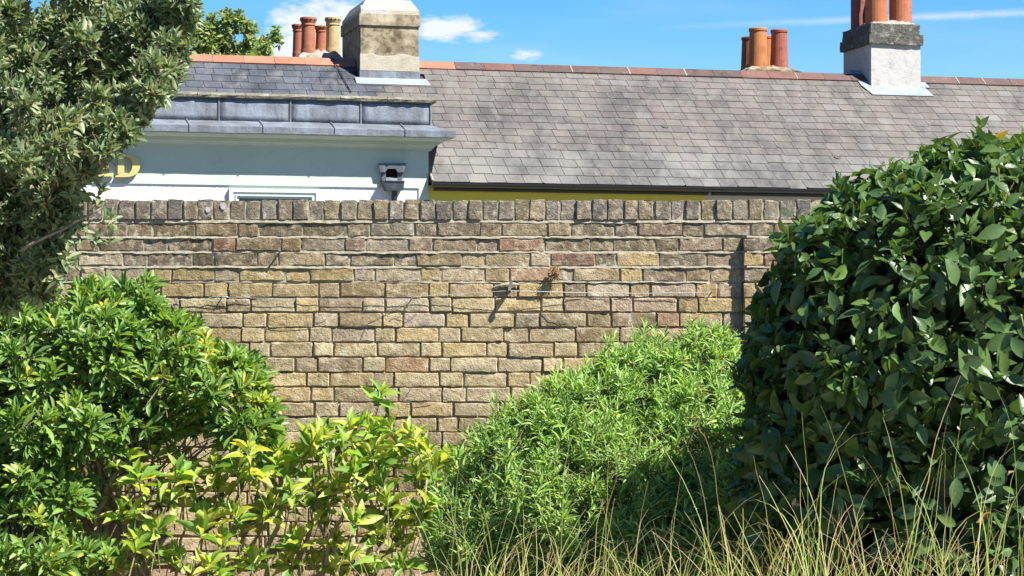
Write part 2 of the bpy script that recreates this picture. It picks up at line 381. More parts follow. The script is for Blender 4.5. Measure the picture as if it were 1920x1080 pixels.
for i, (hid, _, mb, loc) in enumerate(bricks):
    if i < 300:
        me_o = mb.build('brick', M['brick'], wall, smooth='sharp'); me_o.location = (loc[0], loc[1] - YW, loc[2])
    else:
        n0 = len(rest.v)
        rest.v += [(a + loc[0], c + loc[1] - YW, d + loc[2]) for a, c, d in mb.v]; rest.t += mb.t
        rest.f += [tuple(q + n0 for q in f) for f in mb.f]; rest.m += mb.m
tag(rest.build('brickwork', M['brick'], wall, smooth='sharp'), kind='stuff')
# coping: bricks standing on edge across the wall
x = XL; zc0 = wz(412); zc1 = wz(375)
while x < XR:
    w = .069 + rng.uniform(-.006, .006); h = zc1 - zc0 + rng.uniform(-.005, .004)
    c = rng.choice(PAL_COP); s = rng.uniform(.85, 1.15); c = tuple(q * s for q in c)
    mb = brick_mb(w, h, .235, rng, 5, 4, cham=.003, rough=.003, tint=c)
    o = mb.build('coping_brick', M['brick'], wall, smooth='sharp')
    o.location = (x + w / 2, (0 if abs(x - wx(404)) < .12 else rng.uniform(-.012, .006)), zc0 + h / 2 + rng.uniform(-.001, .002)); o.rotation_euler = (0, rng.uniform(-.025, .025), 0)
    x += w + rng.uniform(.005, .013)
# mortar core
b = MB(); b.box(XL, XR, .013, .232, -.3, wz(530)); b.box(PIER0 + .012, PIER1 - .006, -PPROUD + .012, .013, -.3, wz(448))
b.build('mortar_core', M['mortar_lime'], wall)
b = MB(); b.box(XL, XR, .0065, .2315, wz(530) + .0005, wz(379))
b.build('mortar_core', M['mortar_grey'], wall)
# raised weather struck bed joints between the upper courses
for yc, hpx in ((415.4, 4.6), (444.8, 3.9), (472.8, 4.1), (500.8, 3.9), (529.0, 2.0)):
    b = MB(); n = 420; rings = []; ph = rng.uniform(0, 9)
    gate = yc > 525
    for i in range(n + 1):
        xx = XL + (XR - XL) * i / n
        wob = .0010 * math.sin(xx * 5 + ph) + rng.uniform(-.0012, .0012)
        zt = wz(yc - hpx / 2) + wob + rng.uniform(-.0015, .0015) + .0012 * math.sin(xx * 23 + ph); zb = wz(yc + hpx / 2) + wob + rng.uniform(-.0022, .0022) + .0015 * math.sin(xx * 31 + ph * 3)
        pr = -.0005 + .0035 * math.sin(xx * 3.1 + ph * 2) + rng.uniform(-.002, .002)
        if PIER0 - .004 < xx < PIER1 and yc > 440: pr += PPROUD
        if gate and not (.0 < math.sin(xx * 2.2 + 1.0)): pr = -.012
        rings.append([(xx, -pr, zt), (xx, .012, zt + .001), (xx, .012, zb - .001), (xx, -pr - .003, zb)])
    b.rings(rings); b.build('mortar_bed', M['mortar_grey'], wall)
# two lime splashes on the coping
b = MB()
for px, py, r in ((389, 393, 4.6), (418, 386, 6.0)):
    p = at(px, py, YW - .016); R = r / PPM
    ring = [(p.x + R * math.cos(a) * (1 + .12 * math.sin(3 * a)), -.0048, p.z + 1.15 * R * math.sin(a)) for a in [k * math.pi / 6 for k in range(12)]]
    ring2 = [(x_, .012, z_) for x_, _, z_ in ring]
    b.rings([ring2, ring])
b.build('white_splash', M['white_render'], wall)

# fixings, wires and a dead tuft on the wall
def wall_thing(name, label, cat, px, py, off=0): 
    p = at(px, py, YW - off); return tag(empty(name, p), label, cat)
o = wall_thing('wall_hook', 'grey iron holdfast sticking out of the brick wall near its middle', 'wall hook', 957, 543)
b = MB(); b.frustum((-.011, .004, -.075, .02), -.006, (-.009, .003, -.070, .02), .012); b.box(-.006, .010, -.050, -.038, .0125, .043); b.build('blade', M['iron'], o)
b = MB(); b.lathe(.002, -.066, [(.001, -.018), (.008, -.017), (.008, -.008), (.001, -.007)], 10); b.build('head', M['iron'], o)
b = MB(); b.tint = (1, 1, 1)
pts = [(-.085, -.004, .010), (-.05, -.011, .019), (-.02, -.013, .022), (.02, -.012, .026), (.05, -.008, .026)]
b.tube(pts, [.004, .009, .012, .008, .003], 6); b.build('mortar_dab', M['mortar_grey'], o)
o = wall_thing('wall_nail', 'rusty nail in the upper brickwork casting a slanting shadow', 'nail', 526, 471)
b = MB(); b.tube([(0, .02, 0), (0, -.042, .004)], .0045, 6); b.build('shank', M['iron'], o)
b = MB(); b.tube([(0, -.0425, .004), (0, -.047, .0044)], .007, 8); b.build('head', M['iron'], o)
for px, py, lab in ((417, 557, 'small wire eye at the end of the wire by the round glossy shrub'), (772, 560, 'small wire eye carrying the wire mid way along the wall'), (1334, 548, 'small wire eye holding the wire close to the wall pier')):
    o = wall_thing('vine_eye', lab, 'wire eye', px, py); o['group'] = 'wire eyes in the garden wall'
    b = MB(); b.tube([(0, .02, 0), (0, -.014, 0)], .003, 6); b.build('shank', M['iron'], o)
    b = MB(); b.tube([(0, -.0205 + .006 * math.cos(a), .006 * math.sin(a)) for a in [k * math.pi / 5 for k in range(11)]], .0018, 5); b.build('eye', M['iron'], o)
def wire(label, pts, rad=.0014, m='wire'):
    b = MB(); q = [at(px, py, YW - off) for px, py, off in pts]; c = q[0].copy()
    b.tube(q, rad, 5); o = b.build('wire', M[m], None, tuple(c)); tag(o, label, 'wire'); return o
wire('thin galvanised wire stretched level along the middle of the brick wall', [(417, 557, .02), (520, 560, .017), (640, 561, .015), (772, 560, .019), (780, 556, .019), (955, 545, .05), (1100, 549, .017), (1210, 550, .016), (1334, 548, .018)])
wire('loose twisted wire end beside the round glossy shrub', [(380, 563, .016), (400, 556, .016), (425, 556, .019), (432, 559, .017), (440, 565, .012), (395, 563, .016), (330, 562, .014)], .0017)
for i, (lab, pts) in enumerate((
    ('dry dark creeper stem curling under the wire eye', [(795, 565, .004), (778, 590, .007), (762, 600, .007), (744, 592, .008), (730, 600, .006)]),
    ('dry creeper stem drooping on pale bricks right of the iron hook', [(1015, 585, .006), (1030, 600, .008), (1048, 606, .007), (1062, 604, .006)]),
    ('dry creeper stem trailing over bricks below the nail', [(505, 607, .006), (530, 610, .008), (560, 612, .007), (590, 606, .007), (612, 598, .005)]),
    ('dry creeper stem low on the wall above the yellow green shrub', [(772, 728, .006), (762, 740, .009), (756, 752, .008), (784, 757, .007), (812, 752, .005)]),
    ('dry creeper stem forked on bricks beneath the wire', [(676, 640, .005), (690, 606, .008), (740, 580, .008), (765, 566, .006)]))):
    o = wire(lab, pts, .0013, 'iron'); o.name = 'dry_stem'; o['category'] = 'dry stem'

# ------------------------------------------------------------------ leaf batches
def leaf_template(prof, fold=.25, curl=.15, wave=0):
    """prof: half widths at equal stations (ends 0). x 0..1, y width, z"""
    n = len(prof); V = []; Fc = []; cid = []
    for i, w in enumerate(prof):
        x = i / (n - 1); zc = -curl * x * x + curl * .35 * x
        if i in (0, n - 1): V.append((x, 0, zc)); cid.append((len(V) - 1,) * 3)
        else:
            wv = wave * math.sin(i * 2.4)
            V += [(x, w, zc + fold * w + wv), (x, 0, zc), (x, -w, zc + fold * w - wv)]; m = len(V); cid.append((m - 3, m - 2, m - 1))
    for a, b in zip(cid, cid[1:]):
        for s in (0, 1):
            f = [a[s], a[s + 1], b[s + 1], b[s]]; g = []
            for q in f:
                if q not in g: g.append(q)
            Fc.append(tuple(g[::-1]) if False else tuple(g))
    return np.array(V, float), Fc
def norm(a): return a / np.maximum(np.linalg.norm(a, axis=-1, keepdims=True), 1e-9)
def frames(D, N):
    X = norm(D); Z = norm(N - X * (N * X).sum(-1, keepdims=True)); Y = np.cross(Z, X); return X, Y, Z
def np_mesh(name, V, faces, k, tint, mats, parent=None, kind=None, smooth=True):
    """V (k,n,3); faces of one template; tint (k,3) or (k,n,3)"""
    n = V.shape[1]; me = bpy.data.meshes.new(name)
    sizes = np.array([len(f) for f in faces]); fl = np.array([i for f in faces for i in f])
    me.vertices.add(k * n); me.vertices.foreach_set('co', V.reshape(-1).astype('f'))
    loops = (fl[None] + (np.arange(k) * n)[:, None]).ravel()
    me.loops.add(len(loops)); me.loops.foreach_set('vertex_index', loops.astype('i'))
    S = np.tile(sizes, k); st = np.concatenate([[0], np.cumsum(S)[:-1]])
    me.polygons.add(len(S)); me.polygons.foreach_set('loop_start', st.astype('i'))
    me.polygons.foreach_set('use_smooth', np.full(len(S), smooth))
    me.update(calc_edges=True)
    a = me.color_attributes.new('tint', 'FLOAT_COLOR', 'POINT')
    t = tint if tint.ndim == 3 else np.repeat(tint[:, None, :], n, 1)
    a.data.foreach_set('color', np.concatenate([t, np.ones((k, n, 1))], -1).astype('f').ravel())
    me.materials.append(mats)
    o = link(name, me, parent)
    if kind: o['kind'] = kind
    return o
class Leaves:
    def __init__(s): s.P = []; s.D = []; s.N = []; s.L = []; s.W = []; s.T = []
    def add(s, P, D, N, L, W, T):
        s.P.append(P); s.D.append(D); s.N.append(N); s.L.append(L); s.W.append(W); s.T.append(T)
    def cat(s): return [np.concatenate(q) for q in (s.P, s.D, s.N, s.L, s.W, s.T)]
def shoots(R, tips, axes, nleaf, pol, length, L, ratio, tints, leaves, jit=.25, lift=0.):
    """whorls of leaves on shoot tips; pol (inner, outer) angle from the axis in radians"""
    k = len(tips); A = norm(axes)
    e1 = norm(np.cross(A, R.normal(size=(k, 3)))); e2 = np.cross(A, e1); ph = R.uniform(0, 6.28, k)
    for j in range(nleaf):
        f = (j + .5) / nleaf
        az = ph + 2.39996 * j + R.normal(0, .25, k); po = pol[0] + (pol[1] - pol[0]) * f + R.normal(0, .16, k)
        rad = e1 * np.cos(az)[:, None] + e2 * np.sin(az)[:, None]
        D = A * np.cos(po)[:, None] + rad * np.sin(po)[:, None]
        N = A * np.sin(po)[:, None] - rad * np.cos(po)[:, None]
        D = D + R.normal(0, jit * .5, (k, 3)); N = N + R.normal(0, jit, (k, 3)); D[:, 2] += lift
        P = tips - A * (length * f)[..., None] if np.ndim(length * f) else tips - A * (length * f)
        ll = L * R.uniform(.65, 1.15, k) * (.72 + .45 * f if nleaf > 3 else 1)
        t = tints[R.integers(0, len(tints), k)] * R.uniform(.8, 1.2, (k, 1))
        keep = R.random(k) < .93
        leaves.add(P[keep], norm(D)[keep], N[keep], ll[keep], (ll * ratio * R.uniform(.85, 1.15, k))[keep], t[keep])
def shell(R, blobs, n, depth=.3, inner=.82, power=1.6):
    """points near the skin of a union of ellipsoids; blobs (cx,cy,cz,rx,ry,rz)"""
    B = np.array(blobs, float); area = (B[:, 3] * B[:, 4] + B[:, 3] * B[:, 5] + B[:, 4] * B[:, 5]); pr = area / area.sum()
    out_p, out_n, out_d = [], [], []; tot = 0
    while tot < n:
        m = n * 2; i = R.choice(len(B), m, p=pr); d = norm(R.normal(size=(m, 3)))
        dd = depth * R.random(m) ** power; p = B[i, :3] + B[i, 3:] * d * (1 - dd)[:, None]
        q = np.linalg.norm((p[:, None] - B[None, :, :3]) / B[None, :, 3:], axis=2); q[np.arange(m), i] = 9
        ok = q.min(1) > inner
        nn = norm(d / B[i, 3:])
        out_p.append(p[ok]); out_n.append(nn[ok]); out_d.append(dd[ok]); tot += ok.sum()
    return np.concatenate(out_p)[:n], np.concatenate(out_n)[:n], np.concatenate(out_d)[:n]
def place_leaves(name, leaves, tmpl, mat, parent, singles=0, R=None, stuffname='foliage', cell=16, keep=None):
    P, D, N, L, W, T = leaves.cat()
    if keep is not None:
        m = keep(P); P, D, N, L, W, T = [q[m] for q in (P, D, N, L, W, T)]
    off = np.array(parent.location); V0, Fc = tmpl
    X, Y, Z = frames(D, N)
    sel = np.zeros(len(P), bool)
    if singles:
        C = P + X * (L * .5)[:, None]; px, py, dep = proj(C)
        inv = (px > 0) & (px < 1920) & (py > 0) & (py < 1080)
        ci = (px // cell).astype(int); cj = (py // cell).astype(int); near = {}
        order = np.argsort(dep)
        for q in order:
            if inv[q]: near.setdefault((ci[q], cj[q]), dep[q])
        vis = np.array([inv[q] and dep[q] <= near[(ci[q], cj[q])] + .02 for q in range(len(P))])
        view = norm(C - np.array([0, 0, EYE])); score = np.abs((Z * view).sum(1)) * L * W * vis
        sel[np.argsort(-score)[:singles]] = True
    o = ~sel
    V = P[o][:, None] + V0[None, :, :1] * (X * L[:, None])[o][:, None] + V0[None, :, 1:2] * (Y * W[:, None])[o][:, None] + V0[None, :, 2:] * (Z * L[:, None])[o][:, None] - off
    shade = np.repeat(T[o][:, None], V0.shape[0], 1)
    np_mesh(stuffname, V, Fc, int(o.sum()), shade, mat, parent, 'stuff')
    if singles:
        idx = np.where(sel)[0]; nv = 14
        key = np.argsort(T[idx].sum(1)); groups = np.array_split(idx[key], nv)
        for g in groups:
            if not len(g): continue
            t = T[g].mean(0)
            ratio = float((W[g] / L[g]).mean()); VV = V0.copy(); VV[:, 1] *= ratio
            proto = np_mesh(name, VV[None], Fc, 1, t[None], mat, parent)
            for c, q in enumerate(g):
                ob = proto if c == 0 else proto.copy()
                if c: COL.objects.link(ob)
                Mx = Matrix(((*(X[q] * L[q]),), (*(Y[q] * L[q]),), (*(Z[q] * L[q]),))).transposed().to_4x4()
                Mx.translation = Vector(P[q] - off); ob.parent = parent; ob.matrix_local = Mx
def twig_batch(name, A, Bp, ra, rb, tint, parent):
    A = np.asarray(A); Bp = np.asarray(Bp); k = len(A); d = norm(Bp - A); e = norm(np.cross(d, np.array([.31, .22, .93]))); g = np.cross(d, e)
    V = np.zeros((k, 6, 3)); ra = np.broadcast_to(ra, k); rb = np.broadcast_to(rb, k)
    for j in range(3):
        a = 2.0944 * j; u = e * math.cos(a) + g * math.sin(a)
        V[:, j] = A + u * ra[:, None]; V[:, 3 + j] = Bp + u * rb[:, None]
    V -= np.array(parent.location)
    return np_mesh(name, V, [(0, 1, 4, 3), (1, 2, 5, 4), (2, 0, 3, 5)], k, np.tile(np.array([tint]), (k, 1)), M['bark'], parent, 'stuff')
def wobble(p0, p1, n, amp, rng):
    p0, p1 = Vector(p0), Vector(p1); L = (p1 - p0).length; pts = []
    for i in range(n + 1):
        t = i / n; a = amp * L * math.sin(t * math.pi)
        pts.append(p0.lerp(p1, t) + Vector((rng.uniform(-a, a), rng.uniform(-a, a), rng.uniform(-a, a) * .5)))
    return pts
def branch(parent, name, p0, p1, r0, r1, tint, rng, amp=.08, n=6):
    b = MB(); b.tint = tint; off = Vector(parent.location)
    pts = [p - off for p in wobble(p0, p1, n, amp, rng)]
    b.tube(pts, [r0 + (r1 - r0) * i / n for i in range(n + 1)], 7); return b.build(name, M['bark'], parent, smooth=True)
def blob_px(lst, ppx_depth=None):
    out = []
    for px, py, Y, rx, rz, ry in lst:
        c = at(px, py, Y); s = Y / F; out.append((c.x, c.y, c.z, rx * s, ry, rz * s))
    return out
A_ = np.array
def bumps(R, blobs, n, r0, r1, out=.0):
    """small lobes on the skin of the big ones, so that no outline is one smooth curve"""
    p, nn, _ = shell(R, blobs, n, .04, .95, 1.0)
    r = R.uniform(r0, r1, n)
    return list(blobs) + [(*(p[i] + nn[i] * r[i] * out), r[i], r[i], r[i] * R.uniform(.6, 1.0)) for i in range(n)]

# ------------------------------------------------------------------ the terrace across the street
CAMV = Vector((0, 0, EYE))
def vp(px, py, v):
    R = ray(px, py); t = (v - (CAMV - OB).dot(DV)) / R.dot(DV); p = CAMV + R * t
    return (p - OB).dot(RV), p.z
EAVE_V = -.15; EAVE_Z = vp(805, 340, EAVE_V)[1]; PITCHR = math.radians(33)
UPV = DV * math.cos(PITCHR) + Vector((0, 0, math.sin(PITCHR))); NRM = RV.cross(UPV).normalized()
RIDGE_S = 3.62
RV_ = EAVE_V + RIDGE_S * math.cos(PITCHR); RZ_ = EAVE_Z + RIDGE_S * math.sin(PITCHR)
def roof_us(px, py):
    p0 = bw(0, EAVE_V, EAVE_Z); R = ray(px, py); t = (p0 - CAMV).dot(NRM) / R.dot(NRM); p = CAMV + R * t
    return (p - OB).dot(RV), ((p - OB).dot(DV) - EAVE_V) / math.cos(PITCHR)
def rs(u, s, n=0):   # point on the roof in building coordinates
    return (u, EAVE_V + s * math.cos(PITCHR) - n * math.sin(PITCHR), EAVE_Z + s * math.sin(PITCHR) + n * math.cos(PITCHR))

U_SHOP = -14.0; U_CREAM = vp(1325, 365, .03)[0]; U_END = 15.0
def house(name, u, label, group=None):
    o = empty(name, bw(u, 0, 0), TH); tag(o, label, 'house', group); return o, (u, 0, 0)
shop, oS = house('shop_building', -4, 'pale mint stucco shop front with lead cornice, parapet and stone chimney stack')
yel, oY = house('terraced_house', 2, 'terraced cottage with mustard yellow wall under the slate roof', 'slate roofed terrace houses')
cre, oC = house('terraced_house', 8, 'terraced cottage with cream wall and white chimney stack on its slate roof', 'slate roofed terrace houses')
def hb(b, name, m, par, off, **k):
    o = b.build(name, m, None, off, **k); o.parent = par; o.location = (0, 0, 0); return o
def hsub(b, name, m, part, off, **k):
    o = b.build(name, m, None, off, **k); o.parent = part; o.location = (0, 0, 0); return o
rng = random.Random(5)

# walls
b = MB()
b.box(U_SHOP, -.012, .0, .3, 3.655, 4.86); b.box(-.15, -.012, .0, .3, 0, 3.655)
wS = hb(b, 'upper_wall', M['stucco_mint'], shop, oS)
b = MB(); b.box(U_SHOP, -.152, .022, .3, 0, 3.654); b.box(U_SHOP, -.012, .302, 5.9, 0, 3.7); hb(b, 'lower_wall', M['roughcast'], shop, oS)
b = MB(); b.box(-.008, U_CREAM - .002, .04, 5.9, 0, 3.70); hb(b, 'wall', M['yellow_wall'], yel, oY)
b = MB(); b.box(U_CREAM + .002, U_END, .04, 5.9, 0, 3.70); hb(b, 'wall', M['cream_wall'], cre, oC)
# cornice with mitred return at the party wall
prof = [(0, 4.170), (.028, 4.172), (.030, 4.196), (.052, 4.197), (.064, 4.222), (.095, 4.243), (.097, 4.258), (.15, 4.259), (.152, 4.283), (.20, 4.285), (.235, 4.300), (.262, 4.318), (.300, 4.319), (.302, 4.334), (0, 4.336)]
b = MB(); b.rings([[(U_SHOP, -e, z) for e, z in prof], [(e * .85, -e, z) for e, z in prof], [(e * .85, 1.2, z) for e, z in prof]]); hb(b, 'cornice', M['stucco_mint'], shop, oS)
# lead capping of the cornice, one sheet per bay
seams = [-14.0, -8.4, -7.35, -6.3, -5.3, -4.3, vp(355, 240, -.33)[0], vp(494, 240, -.33)[0], vp(628, 240, -.33)[0], vp(760, 240, -.33)[0]]
prof_k = 1.17
cap = [(.340, 4.334), (.346, 4.42), (.312, 4.432), (.012, 4.522), (.004, 4.515), (.004, 4.337)]
for k, u0 in enumerate(seams):
    b = MB()
    if k + 1 < len(seams):
        n = 6; u1 = seams[k + 1] - .006
        b.rings([[(u0 + (u1 - u0) * i / n, -e, z + (rng.uniform(-.004, .004) if z > 4.36 else rng.uniform(-.003, .003))) for e, z in cap] for i in range(n + 1)])
    else: b.rings([[(u0, -e, z) for e, z in cap], [(e * .85, -e, z) for e, z in cap], [(e * .85, 1.2, z) for e, z in cap]])
    o = hb(b, 'lead_flashing', M['lead'], shop, oS)
    if k:
        b = MB(); b.tube([(u0, -.008, 4.53), (u0, -.312, 4.440), (u0, -.349, 4.425), (u0, -.345, 4.336)], .012, 6); hsub(b, 'lead_roll', M['lead'], o, oS)
# lead clad parapet
ps = [-14.0, -8.55, -7.6, -6.6, -5.6, -4.6, -3.95, vp(410, 210, 0)[0], vp(544, 210, 0)[0], vp(676, 210, 0)[0], .015]
for k in range(len(ps) - 1):
    b = MB(); u0, u1 = ps[k] + .004, ps[k + 1] - .004; n = 9; g = []
    for j in range(5):
        z = 4.524 + (4.826 - 4.524) * j / 4
        g.append([b.vert((u0 + (u1 - u0) * i / n, -.008 + (rng.uniform(-.006, .006) if 0 < i < n else 0), z)) for i in range(n + 1)])
    for j in range(4):
        for i in range(n): b.face(g[j][i], g[j][i + 1], g[j + 1][i + 1], g[j + 1][i])
    L_ = [b.vert((u, .0, z)) for u, z in ((u0, 4.524), (u1, 4.524), (u1, 4.826), (u0, 4.826))]
    e = [g[0], [r[-1] for r in g], g[-1][::-1], [r[0] for r in g][::-1]]
    for side, (p, q) in zip(e, ((0, 1), (1, 2), (2, 3), (3, 0))): b.face(L_[p], L_[q], *side[::-1])
    o = hb(b, 'lead_panel', M['lead'], shop, oS, smooth=True)
    b = MB(); b.tube([(u1 + .004, -.014, 4.515), (u1 + .004, -.014, 4.828)], .014, 6); hsub(b, 'lead_roll', M['lead'], o, oS)
b = MB(); b.box(-.010, .012, .002, 1.3, 4.45, 4.825); b.box(U_SHOP, -.012, .301, .42, 3.71, 4.825); hb(b, 'parapet', M['lead'], shop, oS)
# stone coping
cs = [-14.0, -8.2, -6.9, -5.6, -4.5, vp(371, 183, -.1)[0], vp(462, 183, -.1)[0], vp(640, 183, -.1)[0], vp(728, 183, -.1)[0], .09]
for u0, u1 in zip(cs, cs[1:]):
    b = MB(); n = 8; R_ = []
    for i in range(n + 1):
        u = u0 + .004 + (u1 - u0 - .008) * i / n; j = lambda: rng.uniform(-.006, .006)
        R_.append([(u, -.05 + j(), 4.832), (u, -.062 + j(), 4.865 + j()), (u, -.045 + j(), 4.893 + j()), (u, .1, 4.915), (u, .44, 4.925), (u, .44, 4.832)])
    b.rings(R_); hb(b, 'coping_stone', M['stone_coping'], shop, oS)
# window surround under the cornice
w0, wzt = vp(430, 352, -.05); w1, _ = vp(600, 352, -.05)
def frame_mb(u0, u1, z0, z1, wd, v0, v1):
    b = MB()
    b.box(u0, u0 + wd, v0, v1, z0, z1 - wd); b.box(u1 - wd, u1, v0, v1, z0, z1 - wd); b.box(u0, u1, v0, v1, z1 - wd, z1); return b
win = hb(frame_mb(w0, w1, 1.2, wzt, .055, -.045, .021), 'window', M['paint_frame'], shop, oS)
for i, (ins, wd, v0) in enumerate(((.055, .03, -.026), (.085, .022, -.040), (.107, .03, -.012))):
    hsub(frame_mb(w0 + ins, w1 - ins, 1.2, wzt - ins, wd, v0, .0215 + .001 * i), 'frame', M['paint_frame'], win, oS)
b = MB(); b.box(w0 + .138, w1 - .138, .006, .0225, 1.2, wzt - .138); hsub(b, 'pane', M['glass'], win, oS)
b = MB(); b.box(w0 - .05, w1 + .05, -.09, .021, 1.12, 1.199); hsub(b, 'sill', M['paint_frame'], win, oS)
# rain hopper: lead scupper plate, chute, box and pipe
def hp(x, y, v): q = vp(680 + x / 9, 280 + y / 9, v); return (q[0], v, q[1])
b = MB()
def plate(poly, v0, v1): b.rings([[hp(x, y, v1)[:1] + (v1,) + hp(x, y, v1)[2:] for x, y in poly], [hp(x, y, v0) for x, y in poly]])
plate([(268, 235), (735, 235), (700, 385), (585, 385), (585, 370), (555, 328), (420, 328), (390, 370), (390, 385), (300, 385)], -.10, -.001)
plate([(300, 387), (390, 387), (395, 540), (335, 540)], -.06, -.001); plate([(585, 387), (697, 387), (665, 540), (590, 540)], -.06, -.001)
hop = hb(b, 'rain_hopper', M['lead_dark'], shop, oS)
b = MB(); plate([(392, 330), (583, 330), (583, 466), (392, 466)], -.012, -.002); hsub(b, 'opening', M['dark_hole'], hop, oS)
b = MB(); p = [hp(392, 468, -.015), hp(588, 468, -.015), hp(588, 538, -.17), hp(392, 538, -.17)]
b.hexa([(*q[:2], q[2] - .03) for q in (p[3], p[2], p[1], p[0])] + [p[3], p[2], p[1], p[0]]); hsub(b, 'chute', M['lead'], hop, oS)
b = MB(); a0 = hp(410, 690, -.16); a1 = hp(690, 690, -.16); c0 = hp(345, 536, -.19); c1 = hp(705, 536, -.19)
b.frustum((a0[0], a1[0], -.15, .02), a0[2], (c0[0], c1[0], -.19, .02), c0[2]); b.box(c0[0] - .006, c1[0] + .006, -.198, .0205, c0[2] + .001, c0[2] + .012); hsub(b, 'hopper_box', M['lead_dark'], hop, oS)
b = MB(); q = hp(535, 690, -.06); b.tube([(q[0], -.075, q[2] + .03), (q[0], -.06, q[2] - .1), (q[0], -.06, .2)], .042, 10); hsub(b, 'pipe', M['black_plastic'], hop, oS)

# lettering on the shop front
sign = empty('shop_sign', bw(vp(240, 330, 0)[0], 0, vp(240, 330, 0)[1]), TH)
tag(sign, 'gold serif capital letters mounted on the mint shop front, half hidden by the holm oak', 'sign')
def letter(outer, inner, v0=-.062, v1=-.012):
    b = MB()
    su, sz = (sign.location - OB).dot(RV), sign.location.z
    def q(x, y, v): t = vp(120 + x / 8.31, 270 + y / 8.31, v0); return (t[0] - su, v, t[1] - sz)
    O0 = [b.vert(q(x, y, v0)) for x, y in outer]; O1 = [b.vert(q(x, y, v1)) for x, y in outer]; n = len(outer)
    for i in range(n): j = (i + 1) % n; b.face(O0[j], O0[i], O1[i], O1[j])
    if inner:
        I0 = [b.vert(q(x, y, v0)) for x, y in inner]; I1 = [b.vert(q(x, y, v1)) for x, y in inner]
        for i in range(n):
            j = (i + 1) % n; b.face(O0[i], O0[j], I0[j], I0[i]); b.face(I0[i], I0[j], I1[j], I1[i]); b.face(O1[j], O1[i], I1[i], I1[j])
    else: b.face(*O0); b.face(*O1[::-1])
    return b.build('letter', M['gold'], sign)
N_ = 14
outer = [(800, 515), (800, 498), (838, 490), (838, 185), (800, 178), (800, 160)]; inner = [(940, 462), (940, 440), (940, 400), (940, 260), (940, 225), (940, 205)]
for k in range(N_ + 1):
    a = math.pi / 2 - math.pi * k / N_
    outer.append((965 + 222 * math.cos(a) ** .9 if math.cos(a) > 0 else 965, 337 - 178 * math.sin(a)))
    inner.append((955 + 110 * max(math.cos(a), 0) ** .8, 334 - 134 * math.sin(a)))
letter(outer[::-1], inner[::-1])
letter([(520, 505), (770, 505), (770, 488), (700, 470), (700, 185), (770, 178), (770, 160), (520, 160), (520, 178), (590, 185), (590, 470), (520, 488)], None)

# roofs
def roof_base(u0, u1, par, off):
    b = MB(); vs = EAVE_V + .02 if u0 > -1 else .43; P_ = [(vs, EAVE_Z - .012 + (vs - EAVE_V - .02) * math.tan(PITCHR)), (RV_, RZ_ - .02), (RV_ + (RV_ - EAVE_V), EAVE_Z - .012)]
    b.rings([[(u0, v, z) for v, z in P_], [(u1, v, z) for v, z in P_]]); return hb(b, 'roof', M['slate'], par, off)
M['felt'] = surf('dark roofing felt', (.03, .03, .03), .9, .1)
rS = roof_base(U_SHOP, -.004, shop, oS); rY = roof_base(0, U_CREAM - .002, yel, oY); rC = roof_base(U_CREAM + .002, U_END, cre, oC)
for r_ in (rS, rY, rC): r_.data.materials.clear(); r_.data.materials.append(M['felt'])
chim = []
def slate_mesh(u0, u1, s0, s1, tint, rng):
    b = MB(); b.tint = tint; g = .0035; k = rng.uniform(-.003, .003)
    lo, hi = s0 + rng.uniform(-.007, .007) - (rng.uniform(.015, .035) if rng.random() < .03 else 0), s1 + .035; n0, n1 = .0075 + rng.uniform(0, .004), .0
    th = .008
    r = rng.random()
    pts = [(u0 + g, lo), (u1 - g, lo + k)]
    if r < .06: pts = [(u0 + g, lo + .03), (u0 + g + .03, lo), (u1 - g, lo + k)]
    elif r < .12: pts = [(u0 + g, lo), (u1 - g - .035, lo + k), (u1 - g, lo + .025)]
    pts += [(u1 - g, hi), (u0 + g, hi)]
    nn = lambda s: n0 + (n1 - n0) * (s - lo) / (hi - lo)
    bot = [b.vert(rs(u, s, nn(s))) for u, s in pts]; top = [b.vert(rs(u, s, nn(s) + th)) for u, s in pts]
    m = len(pts); b.face(*top); b.face(*bot[::-1])
    for i in range(m): j = (i + 1) % m; b.face(bot[i], bot[j], top[j], top[i])
    return b
OLD = [(0.1183, 0.1018, 0.0906), (0.1096, 0.0984, 0.0876), (0.1239, 0.1063, 0.0957), (0.1129, 0.1018, 0.0865), (0.1052, 0.0963, 0.0865), (0.1183, 0.1063, 0.0927)]
LOW = [(0.1345, 0.1277, 0.113), (0.1266, 0.1209, 0.1085), (0.1435, 0.1345, 0.1198), (0.1322, 0.1209, 0.1119)]
NEW = [(0.057, 0.0631, 0.076), (0.054, 0.06, 0.0707), (0.0623, 0.0684, 0.0821), (0.0517, 0.0547, 0.0654), (0.0593, 0.0638, 0.073)]
cA = None
u_c0, s_c0 = roof_us(676, 149); u_c1, _ = roof_us(785, 149)
u_w0, s_w0 = roof_us(1633.5, 166); u_w1, _ = roof_us(1726, 167)
SHOP_B = roof_us(700, 165)[0]
slates = {id(shop): [], id(yel): [], id(cre): []}
s = -.03; row = 0
def bay_hides(px, py):
    if px > 1920: return True
    dx, dy = px - 1850, py - 690
    return dx * dx + dy * dy < 470 ** 2 and py > 232
